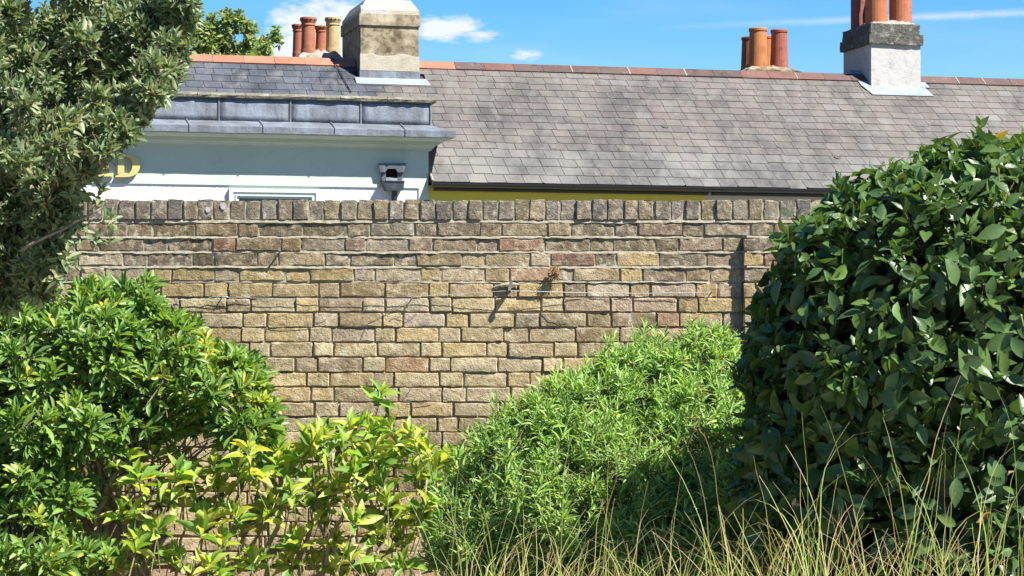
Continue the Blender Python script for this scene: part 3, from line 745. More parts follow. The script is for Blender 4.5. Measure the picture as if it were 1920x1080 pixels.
while s < RIDGE_S - .16:
    ex = .245 if row < 4 else .209
    u = U_SHOP + (0 if row % 2 else .13)
    while u < U_END - .1:
        w = (.262 if u < U_CREAM - 2 else .258) + rng.uniform(-.014, .014); u1 = u + w
        mid = (u + u1) / 2; sm = s + ex / 2
        px, py, _ = proj(bw(*rs(mid, sm)))
        # the stacks stand through the roof
        skip = (u_c0 - .02 < mid < u_c1 + .02 and sm > s_c0 + .02) or (u_w0 - .02 < mid < u_w1 + .02 and sm > s_w0 + .02) or (mid < -.02 and rs(0, sm)[1] < .44)
        if not skip:
            if mid < -.02 and mid < SHOP_B + rng.uniform(-.1, .1) : tint = rng.choice(NEW)
            else:
                tint = rng.choice(LOW) if row < 4 else rng.choice(OLD)
                if row >= 4 and rng.random() < .04: tint = rng.choice(LOW)
            q = rng.uniform(.92, 1.08); tint = tuple(t * q for t in tint)
            mb = slate_mesh(u, u1, s, s + ex, tint, rng)
            hse = shop if mid < 0 else yel if mid < U_CREAM else cre
            hide = bay_hides(px, py) or px < 200
            slates[id(hse)].append((hide, mb))
        u = u1
    s += ex; row += 1
for hse, rf, off in ((shop, rS, oS), (yel, rY, oY), (cre, rC, oC)):
    L_ = sorted(slates[id(hse)], key=lambda t: t[0]); rest = MB()
    for i, (hd, mb) in enumerate(L_):
        if i < 300 and not hd:
            c = np.mean(np.array(mb.v), 0); o = mb.build('slate', M['slate'], None, tuple(c)); o.parent = rf; o.location = (c[0] - off[0], c[1], c[2])
        else:
            n0 = len(rest.v); rest.v += mb.v; rest.t += mb.t; rest.m += mb.m; rest.f += [tuple(q + n0 for q in f) for f in mb.f]
    if rest.v: tag(hsub(rest, 'slate_courses', M['slate'], rf, off), kind='stuff')
# ridge tiles
M['mortar_white'] = surf('white lime pointing', (.30, .28, .25), .95, .1)
u = U_SHOP; k = 0
while u < U_END:
    u1 = u + .455
    inside = any(a - .25 < (u + u1) / 2 - .0 < c + .25 for a, c in ((u_c0, u_c1), (u_w0, u_w1)))
    a0, a1 = u, u1
    for a, c in ((u_c0, u_c1), (u_w0, u_w1)):
        if a0 < a < a1: a1 = a - .004
        if a0 < c < a1: a0 = c + .004
        if a <= a0 and a1 <= c: a1 = a0
    if a1 - a0 > .05:
        mid = (a0 + a1) / 2
        if mid < u_c1 + .75: t = (.31, .125, .078)
        else: t = rng.choice([(.095, .060, .053), (.082, .056, .05), (.12, .062, .05), (.077, .053, .048)])
        q = rng.uniform(.9, 1.1); b = MB(); b.tint = tuple(x * q for x in t)
        pr = [(-.185, -.115), (-.06, -.012), (-.02, .006), (.02, .006), (.06, -.012), (.185, -.115), (.175, -.132), (0, -.022), (-.175, -.132)]
        dz = RZ_ + .034 + rng.uniform(-.003, .003); dv = rng.uniform(-.004, .004)
        b.rings([[(uu, RV_ + v + dv, dz + z) for v, z in pr] for uu in (a0 + .003, a1 - .003)])
        par, off, rf = (shop, oS, rS) if mid < 0 else (yel, oY, rY) if mid < U_CREAM else (cre, oC, rC)
        o = hsub(b, 'ridge_tile', M['terracotta'], rf, off)
        if mid > u_c1 + .6 and rng.random() < .4:
            b = MB(); pr2 = [(v * 1.02, z + .004) for v, z in pr[:6]] + [(v, z - .004) for v, z in pr[6:]]
            wd = rng.uniform(.004, .012)
            b.rings([[(uu, RV_ + v, RZ_ + .034 + z) for v, z in pr2] for uu in (a1 - wd, a1 + wd * .6)]); hsub(b, 'ridge_joint', M['mortar_white'], rf, off)
    u = u1
# gutter, fascia
def gutter(u0, u1, par, off):
    ug = []
    pr = []
    for k in range(9):
        a = math.pi + math.pi * k / 8; pr.append((EAVE_V - .035 + .055 * math.cos(a), EAVE_Z - .02 + .062 * math.sin(a)))
    pr += [(EAVE_V - .035 + .052, EAVE_Z - .018), (EAVE_V - .035 - .052, EAVE_Z - .018)]
    b = MB(); b.rings([[(u, v, z) for v, z in pr] for u in (u0, u1)]); g = hb(b, 'gutter', M['black_plastic'], par, off)
    b = MB(); b.box(u0 + .07, u1, -.06, .036, EAVE_Z - .118, EAVE_Z - .02); hb(b, 'fascia', M['black_plastic'], par, off)
    u = u0 + 1.0
    while u < u1:
        b = MB(); c = EAVE_V - .035
        b.rings([[(uu, c + .060 * math.cos(math.pi + math.pi * k / 8), EAVE_Z - .018 + .067 * math.sin(math.pi + math.pi * k / 8)) for k in range(9)] for uu in (u, u + .035)]); hsub(b, 'gutter_clip', M['black_plastic'], g, off)
        u += 1.0
gutter(.0, U_CREAM - .001, yel, oY); gutter(U_CREAM + .001, U_END, cre, oC)
b = MB(); b.tube([rs(.012, -.03, .02), rs(.012, .45, .022), rs(-.0, .6, .02)], .018, 6); hb(b, 'verge_mortar', M['cement_light'], yel, oY)
# small lichen rosettes / nailed patches seen on the slates
for px, py, rr in ((1247, 239, .055), (1570, 297, .05)):
    u0, s0 = roof_us(px, py); b = MB()
    b.rings([[rs(u0 + rr * a * math.cos(t), s0 + rr * a * math.sin(t), .024 + (.004 if a < 1 else 0)) for t in [k * .5236 for k in range(12)]] for a in (1, .75)]); hsub(b, 'lichen_patch', M['band_stone'], rY if u0 < U_CREAM else rC, oY if u0 < U_CREAM else oC)

# chimney stacks
def pot(b, u, v, z0, r, h, style=0):
    if style == 0:    # roll rim with a pierced collar
        b.lathe(u, v, [(r * 1.06, z0 - .15), (r * 1.04, z0), (r * .98, z0 + .04), (r * .93, z0 + h * .5), (r * .9, z0 + h * .74), (r * 1.0, z0 + h * .76), (r * 1.0, z0 + h * .79), (r * .92, z0 + h * .81), (r * 1.02, z0 + h * .86), (r * 1.16, z0 + h * .93), (r * 1.16, z0 + h * .985), (r * 1.08, z0 + h), (r * .85, z0 + h), (r * .8, z0 + h * .6)], 24)
        b.mi = 1
        for k in range(12):
            a = 2 * math.pi * (k + .3) / 12; c, s_ = math.cos(a), math.sin(a); q = r * 1.163; w = r * .1; zz = z0 + h * .925
            P_ = [(u + c * q - s_ * d * w, v + s_ * q + c * d * w, zz + e * w * .9) for d, e in ((-1, -.5), (-.5, -1), (.5, -1), (1, -.5), (1, .5), (.5, 1), (-.5, 1), (-1, .5))]
            Q_ = [(x_ - c * .02, y_ - s_ * .02, z_) for x_, y_, z_ in P_]
            b.rings([Q_, P_])
        b.mi = 0
    elif style == 1:  # plain tapering pot with a bead at the lip
        b.lathe(u, v, [(r * 1.1, z0 - .15), (r * 1.1, z0), (r * 1.0, z0 + h * .6), (r * .95, z0 + h * .9), (r * 1.03, z0 + h * .92), (r * 1.05, z0 + h * .97), (r * .98, z0 + h), (r * .8, z0 + h), (r * .75, z0 + h * .6)], 24)
    else:
        b.lathe(u, v, [(r * 1.02, z0 - .15), (r * 1.02, z0), (r, z0 + h * .8), (r * 1.08, z0 + h * .83), (r * 1.1, z0 + h * .95), (r, z0 + h), (r * .8, z0 + h), (r * .75, z0 + h * .6)], 24)
def mk_pot(chimney, off, px, ybot, ytop, wpx, v, tint, style=0):
    u, z0 = vp(px, ybot, v); z1 = vp(px, ytop, v)[1]; p = bw(u, v, z0)
    r = wpx / 2 * (p.y) / F / (1.13 if style == 0 else 1.03)
    b = MB(); b.tint = tint; pot(b, u, v, z0, r, z1 - z0, style)
    return hsub(b, 'chimney_pot', [M['terracotta'], M['dark_hole']], chimney, off, smooth=False)
def smooth_pot(o):
    for p in o.data.polygons: p.use_smooth = True
def mound(u0, u1, v0, v1, z0, z1, rng, n=10):
    b = MB(); g = []
    for j in range(n + 1):
        row = []
        for i in range(n + 1):
            a, c = i / n, j / n; e = min(a, 1 - a, c, 1 - c) * 2; h = (1 - (1 - min(1, e * 1.5)) ** 2)
            row.append(b.vert((u0 + (u1 - u0) * a, v0 + (v1 - v0) * c, z0 + (z1 - z0) * h * rng.uniform(.82, 1.08))))
        g.append(row)
    for j in range(n):
        for i in range(n): b.face(g[j][i], g[j][i + 1], g[j + 1][i + 1], g[j + 1][i])
    lp = [g[0][i] for i in range(n + 1)] + [g[j][n] for j in range(1, n + 1)] + [g[n][i] for i in range(n - 1, -1, -1)] + [g[j][0] for j in range(n - 1, 0, -1)]
    lo = [b.vert((b.v[i][0], b.v[i][1], z0 - .3)) for i in lp]
    for i in range(len(lp)): j = (i + 1) % len(lp); b.face(lo[i], lo[j], lp[j], lp[i])
    return b
# stone stack on the party wall
vf = rs(0, s_c0)[1]; dep = 1.46
u0, zb = vp(676, 150, vf); u1, _ = vp(785, 150, vf)
Z = lambda y: vp(730, y, vf)[1]
b = MB(); b.box(u0, u1, vf, vf + dep, Z(190), Z(48.6)); ch1 = hb(b, 'chimney', M['stack_render'], shop, oS)
b = MB(); rr = []
for i in range(11):
    t = i / 10; zt = Z(104) + .015 * math.sin(t * 11) + rng.uniform(-.008, .008); u = u0 - .008 + (u1 - u0 + .016) * t
    rr.append([(u, vf - .008, Z(133)), (u, vf - .008, zt), (u, vf + .002, zt + .006), (u, vf + .002, Z(133))])
b.rings(rr); hsub(b, 'cement_patch', M['stack_pale'], ch1, oS)
b = MB(); b.box(u0 - .022, u1 + .022, vf - .028, vf + dep + .028, Z(48.4), Z(27)); hsub(b, 'stack_band', M['stack_render'], ch1, oS)
b = MB(); b.box(u0 - .004, u1 + .006, vf - .004, vf + dep, Z(26.9), Z(19)); b.frustum((u0 - .003, u1 + .005, vf - .003, vf + dep), Z(18.9), (u0 + .1, u1 - .10, vf + .1, vf + dep - .1), Z(-2)); hsub(b, 'stack_cap', M['stack_pale'], ch1, oS)
uw0, _ = vp(677, 16, vf - .012); uw1, _ = vp(731, 16, vf - .012)
b = MB(); rr = []
for i in range(9):
    t = i / 8; zt = Z(19.2 - 9 * (1 if t < .8 else .3) + rng.uniform(-1, 1)); u = uw0 + (uw1 - uw0) * t; back = max(0, (zt - Z(18.9)) * .4)
    rr.append([(u, vf - .010, Z(26.6)), (u, vf - .010, Z(19)), (u, vf - .009 + back, zt), (u, vf + .02 + back, zt), (u, vf + .02, Z(26.6))])
b.rings(rr); hsub(b, 'whitewash_patch', M['white_render'], ch1, oS)
b = MB(); b.box(u0 - .016, u1 + .016, vf - .02, vf + .3, Z(149), Z(134)); hsub(b, 'lead_flashing', M['lead'], ch1, oS)
ua, sa = roof_us(667, 155); ub_, _ = roof_us(804, 155); _, s1_ = roof_us(730, 161)
b = MB(); b.hexa([rs(ua, s1_, .018), rs(ub_, s1_, .018), rs(ub_ - .03, s_c0 + .01, .02), rs(ua, s_c0 + .01, .02), rs(ua, s1_, .026), rs(ub_, s1_, .026), rs(ub_ - .03, s_c0 + .01, .034), rs(ua, s_c0 + .01, .034)])
hsub(b, 'lead_apron', M['lead_bright'], ch1, oS)
# cable running down the slates
pts = [roof_us(623, 121), roof_us(634, 133), roof_us(642, 149), roof_us(658, 177)]
b = MB(); b.tube([rs(pts[0][0], RIDGE_S - .03, .08)] + [rs(u, s_, .035) for u, s_ in pts[1:]], .008, 5); hb(b, 'cable', M['black_plastic'], shop, oS)
# rear stack of the shop
vr = RV_ + 1.2
uu0, _ = vp(556, 118, vr); uu1, _ = vp(646, 118, vr); zt = vp(600, 96, vr)[1]; zb = vp(600, 112, vr)[1]
b = mound(uu0, uu1, vr - .1, vr + 1.0, zb, zt + .06, rng); ch2 = hb(b, 'chimney', M['cement_light'], shop, oS)
b = MB(); b.box(uu0 - .02, uu1 + .02, vr - .13, vr + 1.03, 3.8, zb - .02); hsub(b, 'stack', M['stack_render'], ch2, oS)
TC = (.29, .11, .06)
mk_pot(ch2, oS, 559.5, 101, 46, 25, vr + .85, (.26, .09, .055)); mk_pot(ch2, oS, 603, 96, 49, 27, vr + .85, (.32, .11, .055))
mk_pot(ch2, oS, 578, 96, 33, 31, vr + .15, TC); mk_pot(ch2, oS, 624, 94, 33, 30, vr + .15, (.40, .29, .145))['label'] = 'buff chimney pot with red collar'
# rear stack of the yellow house
vr = RV_ + 1.2
uu0, _ = vp(1398, 128, vr); uu1, _ = vp(1495, 128, vr); zt = vp(1440, 124, vr)[1]; zb = vp(1440, 132, vr)[1]
b = mound(uu0, uu1, vr - .1, vr + .9, zb, zt + .04, rng); ch3 = hb(b, 'chimney', M['stack_render'], yel, oY)
b = MB(); b.box(uu0 - .02, uu1 + .02, vr - .13, vr + .93, 3.8, zb - .02); hsub(b, 'stack', M['stack_render'], ch3, oY)
mk_pot(ch3, oY, 1406, 132, 70, 32, vr + .68, (.25, .08, .055), 1); mk_pot(ch3, oY, 1436, 126, 68, 28, vr + .68, (.32, .12, .045), 1)
mk_pot(ch3, oY, 1421.5, 124, 53, 35, vr + .18, (.35, .135, .048), 1)['label'] = 'orange tapering chimney pot'; mk_pot(ch3, oY, 1461, 124, 56, 32, vr + .18, (.26, .08, .055), 1)
# white rendered stack on the cream house
vf = rs(0, s_w0)[1]; dep = 1.12
u0, _ = vp(1633.5, 120, vf); u1, _ = vp(1726, 120, vf); Z = lambda y: vp(1680, y, vf)[1]
b = MB(); b.box(u0, u1, vf, vf + dep, Z(200), Z(84)); ch4 = hb(b, 'chimney', M['white_render'], cre, oC)
def rough_band(m0, m1, y0, y1, nm):
    b = MB(); n = 12; z0, z1 = Z(y0), Z(y1); R_ = []
    for z in (z0, z0 + .02, (z0 + z1) / 2, z1 - .02, z1):
        ring = []
        for (xa, ya), (xb, yb) in zip(((u0 - m0, vf - m0), (u1 + m1, vf - m0), (u1 + m1, vf + dep + m0), (u0 - m0, vf + dep + m0)), ((u1 + m1, vf - m0), (u1 + m1, vf + dep + m0), (u0 - m0, vf + dep + m0), (u0 - m0, vf - m0))):
            for i in range(n): t = i / n; ring.append((xa + (xb - xa) * t + rng.uniform(-.006, .006), ya + (yb - ya) * t + rng.uniform(-.006, .006), z + rng.uniform(-.003, .003)))
        R_.append(ring)
    b.rings(R_); hsub(b, nm, M['band_stone'], ch4, oC)
rough_band(.045, .03, 84, 65, 'stack_band'); rough_band(.012, -.012, 64.5, 45, 'stack_band')
hsub(mound(u0 + .01, u1 - .02, vf + .0, vf + dep - .01, Z(46), Z(33), rng, 14), 'flaunching', M['cement_light'], ch4, oC)
b = MB(); b.box(u0 + .02, u1 - .02, vf - .012, vf + .05, Z(169), Z(165)); hsub(b, 'damp_course', M['black_plastic'], ch4, oC)
mk_pot(ch4, oC, 1609, 44, -48, 28, vf + .8, (.17, .065, .055), 2); mk_pot(ch4, oC, 1643.5, 35, -62, 43, vf + .28, (.33, .115, .05), 2); mk_pot(ch4, oC, 1688.5, 33, -58, 43, vf + .38, (.31, .11, .055), 2)
b = MB(); q0, qs = roof_us(1636, 180); q1, _ = roof_us(1748, 180); qt = s_w0 + .02
b.hexa([rs(q0, qs, .02), rs(q1, qs, .02), rs(q1 - .05, qt, .022), rs(q0 - .08, qt, .022), rs(q0, qs, .028), rs(q1, qs, .028), rs(q1 - .05, qt, .036), rs(q0 - .08, qt, .036)])
e0, es = roof_us(1610, 161)
b.hexa([rs(u0 - .20, qt + .28, .018), rs(u0 - .001, qt + .28, .018), rs(u0 - .001, qt + .55, .018), rs(u0 - .20, qt + .55, .018)] + [rs(u0 - .20, qt + .28, .027), rs(u0 - .001, qt + .28, .03), rs(u0 - .001, qt + .55, .03), rs(u0 - .20, qt + .55, .027)])
b.hexa([rs(q0 - .085, qt + .001, .02), rs(u0 - .001, qt + .001, .02), rs(u0 - .001, qt + .279, .018), rs(u0 - .16, qt + .279, .018)] + [rs(q0 - .085, qt + .001, .034), rs(u0 - .001, qt + .001, .036), rs(u0 - .001, qt + .279, .03), rs(u0 - .16, qt + .279, .027)])
b.hexa([rs(u1 + .001, qt + .001, .02), rs(u1 + .16, qt + .001, .02), rs(u1 + .13, qt + .5, .018), rs(u1 + .001, qt + .5, .018)] + [rs(u1 + .001, qt + .001, .036), rs(u1 + .16, qt + .001, .034), rs(u1 + .13, qt + .5, .027), rs(u1 + .001, qt + .5, .03)])
hsub(b, 'lead_apron', M['lead_bright'], ch4, oC)

# ------------------------------------------------------------------ planting
def plant(name, loc, label, cat, group=None): return tag(empty(name, loc), label, cat, group)
# --- tree beyond the roofs
R = np.random.default_rng(11); rng = random.Random(11)
ft = plant('distant_tree', (at(450, 300, 62).x, 62, 0), 'leafy deciduous tree rising behind the orange ridge tiles of the shop roof', 'tree')
s_ = 62 / F
def fb(lst): return [(at(px, py, 62).x, 62 + R.normal(0, .5), at(px, py, 62).z, rx * s_, rx * s_ * .9, rz * s_) for px, py, rx, rz in lst]
blobs = fb([(425, 45, 20, 30), (410, 85, 30, 34), (440, 95, 26, 24), (470, 60, 16, 26), (465, 95, 22, 22), (518, 70, 13, 22), (490, 85, 18, 26), (450, 40, 14, 22), (395, 50, 18, 30), (505, 98, 20, 16), (490, 110, 30, 14), (385, 75, 26, 40), (360, 60, 30, 50), (440, 120, 70, 24), (400, 140, 60, 30), (350, 110, 40, 40), (465, 150, 60, 30)])
p, n, dd = shell(R, blobs, 2000, .95, .5, 1.0); lv = Leaves()
shoots(R, p, n * .6 + A_([0, 0, .3]) + R.normal(0, .5, p.shape), 6, (.4, 1.5), .12, .17, .5, 2.0 * A_([(.085, .13, .035), (.075, .115, .035), (.11, .14, .045), (.16, .14, .06), (.06, .10, .03)]), lv, .5)
place_leaves('leaf', lv, leaf_template([0, .5, .42, 0], .2, .2), M['leaf_far'], ft)
branch(ft, 'trunk', (ft.location.x, 62, -.2), (ft.location.x + .1, 62, 6.5), .35, .14, (.16, .13, .10), rng, .02)
for bb in blobs[::2]: branch(ft, 'limb', (ft.location.x, 62, 5.2), (bb[0], bb[1], bb[2]), .12, .03, (.16, .13, .10), rng, .06)

# --- holm oak, top left
R = np.random.default_rng(3); rng = random.Random(3); YO = 8.0
ok = plant('holm_oak', (at(-160, 500, YO + .2).x, YO + .2, 0), 'dense grey green holm oak overhanging the wall and hiding the sign letters', 'tree')
EDGE = [(-60, 385), (0, 380), (60, 372), (110, 360), (150, 335), (200, 300), (240, 262), (275, 232), (295, 205), (330, 168), (400, 150), (450, 135), (520, 125), (570, 95)]
def oak_edge(y):
    for (y0, x0), (y1, x1) in zip(EDGE, EDGE[1:]):
        if y0 <= y <= y1: return x0 + (x1 - x0) * (y - y0) / (y1 - y0)
lst = []
for k in range(84):
    y = -60 + 610 * ((k + .5) / 84) + R.normal(0, 8); y = min(max(y, -59), 560); xm = oak_edge(y); r = R.uniform(28, 50)
    x = xm - r if k % 3 == 0 else R.uniform(-120, xm - r)
    Yk = YO + .30 - .60 * max(y, 0) / 300 if y < 300 else YO + .42 - .002 * max(0, x)
    lst.append((x, y, r, r * R.uniform(.65, 1.0), Yk + R.normal(0, .10)))
lst += [(235, 150, 60, 60, YO + .3), (265, 110, 60, 60, YO + .3), (200, 215, 50, 45, YO + .3), (250, 190, 40, 40, YO + .2), (290, 165, 34, 30, YO + .1), (150, 270, 60, 60, YO + .3), (-60, 60, 130, 110, YO + .45), (-60, 300, 130, 140, YO + .45), (60, 150, 120, 130, YO + .55), (180, 60, 120, 90, YO + .6), (40, 420, 80, 110, YO + .4), (150, 220, 80, 60, YO + .5), (290, 60, 60, 60, YO + .55)]
blobs = blob_px([(a, c, Y, d, e, d * YO / F * .95) for a, c, d, e, Y in lst])
p, n, dd = shell(R, blobs, 5600, .55, .68, 1.2); lv = Leaves()
ax = n * .75 + A_([0, -.1, .35]) + R.normal(0, .35, p.shape)
OAKT = 1.55 * A_([(.090, .130, .055), (.080, .120, .052), (.110, .145, .066), (.066, .100, .044), (.125, .15, .072), (.14, .14, .07), (.058, .095, .045)])
shoots(R, p, ax, 8, (.3, 1.2), .05, .047, .34, OAKT, lv, .3)
# sprig hanging across the coping
sp = A_([tuple(at(px + R.normal(0, 12), py + R.normal(0, 9), YO - .1 + R.normal(0, .04))) for px, py in ((150, 470), (150, 490), (185, 440), (195, 400), (190, 350), (205, 345), (175, 385), (160, 430), (130, 450), (150, 400), (170, 340), (200, 415), (120, 500), (185, 425), (140, 480))])
shoots(R, sp, R.normal(0, .4, sp.shape) + A_([.4, -.2, .3]), 7, (.4, 1.3), .05, .05, .4, OAKT * 1.1, lv, .3)
place_leaves('leaf', lv, leaf_template([0, .42, .5, .36, 0], .25, .18), M['leaf_oak'], ok, 300, cell=11)
tw = norm(ax); twig_batch('twigs', p, p - tw * .05 - n * .05, .0012, .002, (.13, .11, .085), ok)
branch(ok, 'trunk', (ok.location.x, YO + .2, -.1), (ok.location.x + .05, YO + .2, 2.9), .09, .05, (.14, .12, .10), rng, .02)
T0 = at(-160, 330, YO + .2)
branch(ok, 'limb', at(-160, 400, YO + .1), at(140, 215, YO - .22), .018, .008, (.10, .09, .075), rng, .03)
for bb in blobs[4:80:8]: branch(ok, 'limb', (T0.x, T0.y + .35, T0.z + rng.uniform(-.2, .35)), (bb[0], bb[1] + .25, bb[2]), .011, .003, (.14, .12, .10), rng, .07)
branch(ok, 'limb', at(40, 470, YO - .05), at(190, 390, YO - .12), .006, .003, (.2, .17, .14), rng, .05)

# --- clipped bay, right
R = np.random.default_rng(5); rng = random.Random(5); YB = 8.6
bayc = at(1850, 690, YB)
bay = plant('bay_tree', (bayc.x, YB, 0), 'large rounded dark green bay shrub with big glossy leaves covering the wall pier', 'shrub')
blobs = blob_px([(1850, 692, YB, 450, 438, .86), (1860, 960, YB, 452, 420, .86), (1490, 700, YB - .05, 95, 150, .3), (1480, 900, YB - .05, 95, 200, .3), (1565, 490, YB - .1, 92, 102, .3)])
base_blobs = blobs; blobs = bumps(R, blobs, 60, .09, .17, -.72)
p, n, dd = shell(R, blobs, 2700, .22, .86, 1.3); lv = Leaves()
ax = n + A_([0, 0, .35]) + R.normal(0, .4, p.shape)
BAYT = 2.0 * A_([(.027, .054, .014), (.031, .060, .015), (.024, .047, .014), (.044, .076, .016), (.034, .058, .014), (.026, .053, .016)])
tt = BAYT
shoots(R, p, ax, 4, (.55, 1.5), .06, .088, .46, tt, lv, .35, -.12)
def cover(P, n, L, ratio, tints, seed_n):
    k = len(P); tdir = norm(R.normal(size=(k, 3)) + A_([0, 0, -.35])); tdir = norm(tdir - n * (tdir * n).sum(1, keepdims=True))
    D = norm(tdir + n * R.uniform(.0, .75, (k, 1))); N = n * .8 + A_([0, -.05, .45]) + R.normal(0, .55, (k, 3))
    l = L * R.uniform(.7, 1.2, k); lv.add(P - D * (l * .4)[:, None], D, N, l, l * ratio * R.uniform(.85, 1.15, k), tints[R.integers(0, len(tints), k)] * R.uniform(.8, 1.25, (k, 1)))
pc, nc_, _ = shell(R, blobs, 6300, .20, .88, 1.2); cover(pc, nc_, .093, .46, tt, 0)
stray, sn, _ = shell(R, blobs, 110, .02, .95, 1.0); twig_batch('twigs', stray + sn * .03 + A_([0, 0, .02]), stray - sn * .15, .003, .004, (.10, .12, .05), bay)
shoots(R, stray + sn * .03 + A_([0, 0, .02]), sn * .6 + A_([0, -.1, .7]) + R.normal(0, .25, stray.shape), 6, (.25, 1.2), .09, .08, .42, A_([(.05, .10, .025), (.07, .13, .03), (.045, .09, .025)]), lv, .3)
# small brighter green tips on the upward faces and some yellowed leaves
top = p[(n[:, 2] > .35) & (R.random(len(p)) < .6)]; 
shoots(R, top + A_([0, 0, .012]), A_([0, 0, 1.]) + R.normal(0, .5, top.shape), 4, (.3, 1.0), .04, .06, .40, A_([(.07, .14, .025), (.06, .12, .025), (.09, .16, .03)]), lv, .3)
ye = p[R.random(len(p)) < .014]; shoots(R, ye, R.normal(0, 1, ye.shape), 1, (.3, 1.3), .02, .075, .40, A_([(.42, .20, .03), (.40, .26, .05), (.30, .15, .05)]), lv, .3)
bd = p[(n[:, 2] > .1) & (R.random(len(p)) < .05)]; shoots(R, bd + A_([0, -.01, .02]), A_([0, -.2, 1.]) + R.normal(0, .3, bd.shape), 3, (.1, .5), .02, .028, .5, A_([(.5, .46, .32), (.42, .35, .2)]), lv, .3)
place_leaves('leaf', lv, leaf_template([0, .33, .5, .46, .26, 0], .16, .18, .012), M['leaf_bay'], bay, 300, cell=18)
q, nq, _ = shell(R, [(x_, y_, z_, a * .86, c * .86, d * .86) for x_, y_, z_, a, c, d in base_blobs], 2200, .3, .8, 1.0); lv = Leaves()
shoots(R, q, nq + R.normal(0, .5, q.shape), 4, (.6, 1.5), .06, .10, .46, BAYT * .85, lv, .3)  # inner leaves get a darker tint, painting the shade of the gaps
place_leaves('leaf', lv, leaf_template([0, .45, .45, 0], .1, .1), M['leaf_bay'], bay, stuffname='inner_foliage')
tw = norm(ax); twig_batch('twigs', p - n * .02, p - n * .25, .0022, .004, (.10, .11, .05), bay)
for k in range(7):
    a = 2 * math.pi * k / 7; branch(bay, 'stem', (bayc.x + .1 * math.cos(a), YB + .1 * math.sin(a), -.1), (bayc.x + .5 * math.cos(a), YB + .5 * math.sin(a), 1.6 + .3 * math.sin(k)), .025, .008, (.15, .13, .10), rng, .05)

# --- round glossy shrub, left (pittosporum like whorls)
R = np.random.default_rng(8); rng = random.Random(8); YP = 11.25
pit = plant('whorled_shrub', (at(190, 900, YP + .3).x, YP + .3, 0), 'bright green evergreen shrub with whorled glossy leaves and bare lower stems', 'shrub')
lst = [(60, 690, 140, 130, YP - .1, .42), (190, 650, 120, 105, YP, .4), (300, 690, 110, 100, YP + .05, .38), (400, 735, 90, 80, YP, .34), (455, 760, 60, 62, YP, .28), (175, 575, 34, 50, YP + .05, .14), (262, 580, 36, 55, YP, .14), (320, 640, 60, 45, YP, .2),
       (40, 800, 120, 90, YP - .2, .38), (150, 790, 100, 70, YP - .2, .32), (-60, 700, 150, 170, YP, .5), (270, 790, 80, 40, YP - .1, .25), (460, 800, 50, 45, YP - .1, .2), (50, 900, 80, 60, YP - .3, .3), (120, 930, 55, 45, YP - .3, .2), (180, 1050, 50, 35, YP - .4, .15), (40, 1010, 90, 70, YP - .4, .35), (-60, 950, 120, 150, YP - .2, .4), (95, 1040, 60, 40, YP - .5, .2)]
blobs = blob_px([(a, c, Y, d, e, f) for a, c, d, e, Y, f in lst])
blobs = bumps(R, blobs, 40, .07, .13, -.65)
p, n, dd = shell(R, blobs, 1700, .35, .8, 1.4); lv = Leaves()
ax = n * .6 + A_([0, -.15, .75]) + R.normal(0, .22, p.shape)
PT = 1.35 * A_([(.105, .19, .034), (.09, .17, .034), (.125, .21, .036), (.075, .145, .034), (.15, .23, .04), (.085, .16, .036)])
YT = 1.2 * A_([(.26, .30, .035), (.32, .32, .04), (.20, .27, .035), (.40, .34, .05)])
px, py, _ = proj(p)
yel_m = ((px > 300) & (R.random(len(p)) < .28)) | ((py > 880) & (R.random(len(p)) < .25)) | (R.random(len(p)) < .015)
shoots(R, p[~yel_m], ax[~yel_m], 12, (.25, 1.35), .03, .100, .22, PT, lv, .22)
shoots(R, p[yel_m], ax[yel_m], 9, (.35, 1.5), .035, .075, .32, YT, lv, .3)
tops = A_([tuple(at(px_ + R.normal(0, 8), py_, YP + R.normal(0, .05))) for px_, py_ in ((168, 530), (180, 550), (160, 565), (265, 525), (255, 550), (280, 560), (240, 580), (300, 600), (200, 600), (100, 570), (30, 560), (60, 575))])
shoots(R, tops, A_([.05, 0, 1.]) + R.normal(0, .15, tops.shape), 12, (.2, 1.2), .05, .075, .26, PT * 1.1, lv, .2)
place_leaves('leaf', lv, leaf_template([0, .17, .30, .44, .5, .40, 0], .2, .14), M['leaf_pitto'], pit, 300, cell=15)
tw = norm(ax); twig_batch('twigs', p, p - tw * .12 - n * .14, .002, .004, (.20, .17, .12), pit)
base = [at(150, 1085, YP), at(190, 1090, YP + .1), at(250, 1090, YP + .2), at(320, 1085, YP + .1), at(170, 1080, YP - .1), at(220, 1088, YP)]
for q in base: q.z = max(q.z, -.02)
for k, (tx, ty, r_) in enumerate(((230, 800, .016), (300, 780, .013), (410, 740, .012), (350, 820, .010), (130, 800, .014), (60, 820, .012), (460, 800, .009), (200, 720, .015), (390, 830, .008), (260, 860, .008), (120, 900, .01))):
    q = Vector(base[k % 6]); q.z = 0
    m_ = at(180 + 18 * (k % 6), 985, YP - .05 + .05 * (k % 3)); branch(pit, 'stem', q, m_, r_ * 1.15, r_, (.34, .28, .21), rng, .04)
    e_ = at(tx, ty, YP - .05); branch(pit, 'stem', m_, e_, r_, r_ * .5, (.34, .28, .21), rng, .10, 8)
    for c in range(4):
        t = rng.uniform(.3, .9); s0 = m_.lerp(e_, t); branch(pit, 'twig', s0, s0 + Vector((rng.uniform(-.16, .22), rng.uniform(-.1, .06), rng.uniform(.05, .22))), r_ * .35, .0025, (.24, .19, .14), rng, .1, 4)

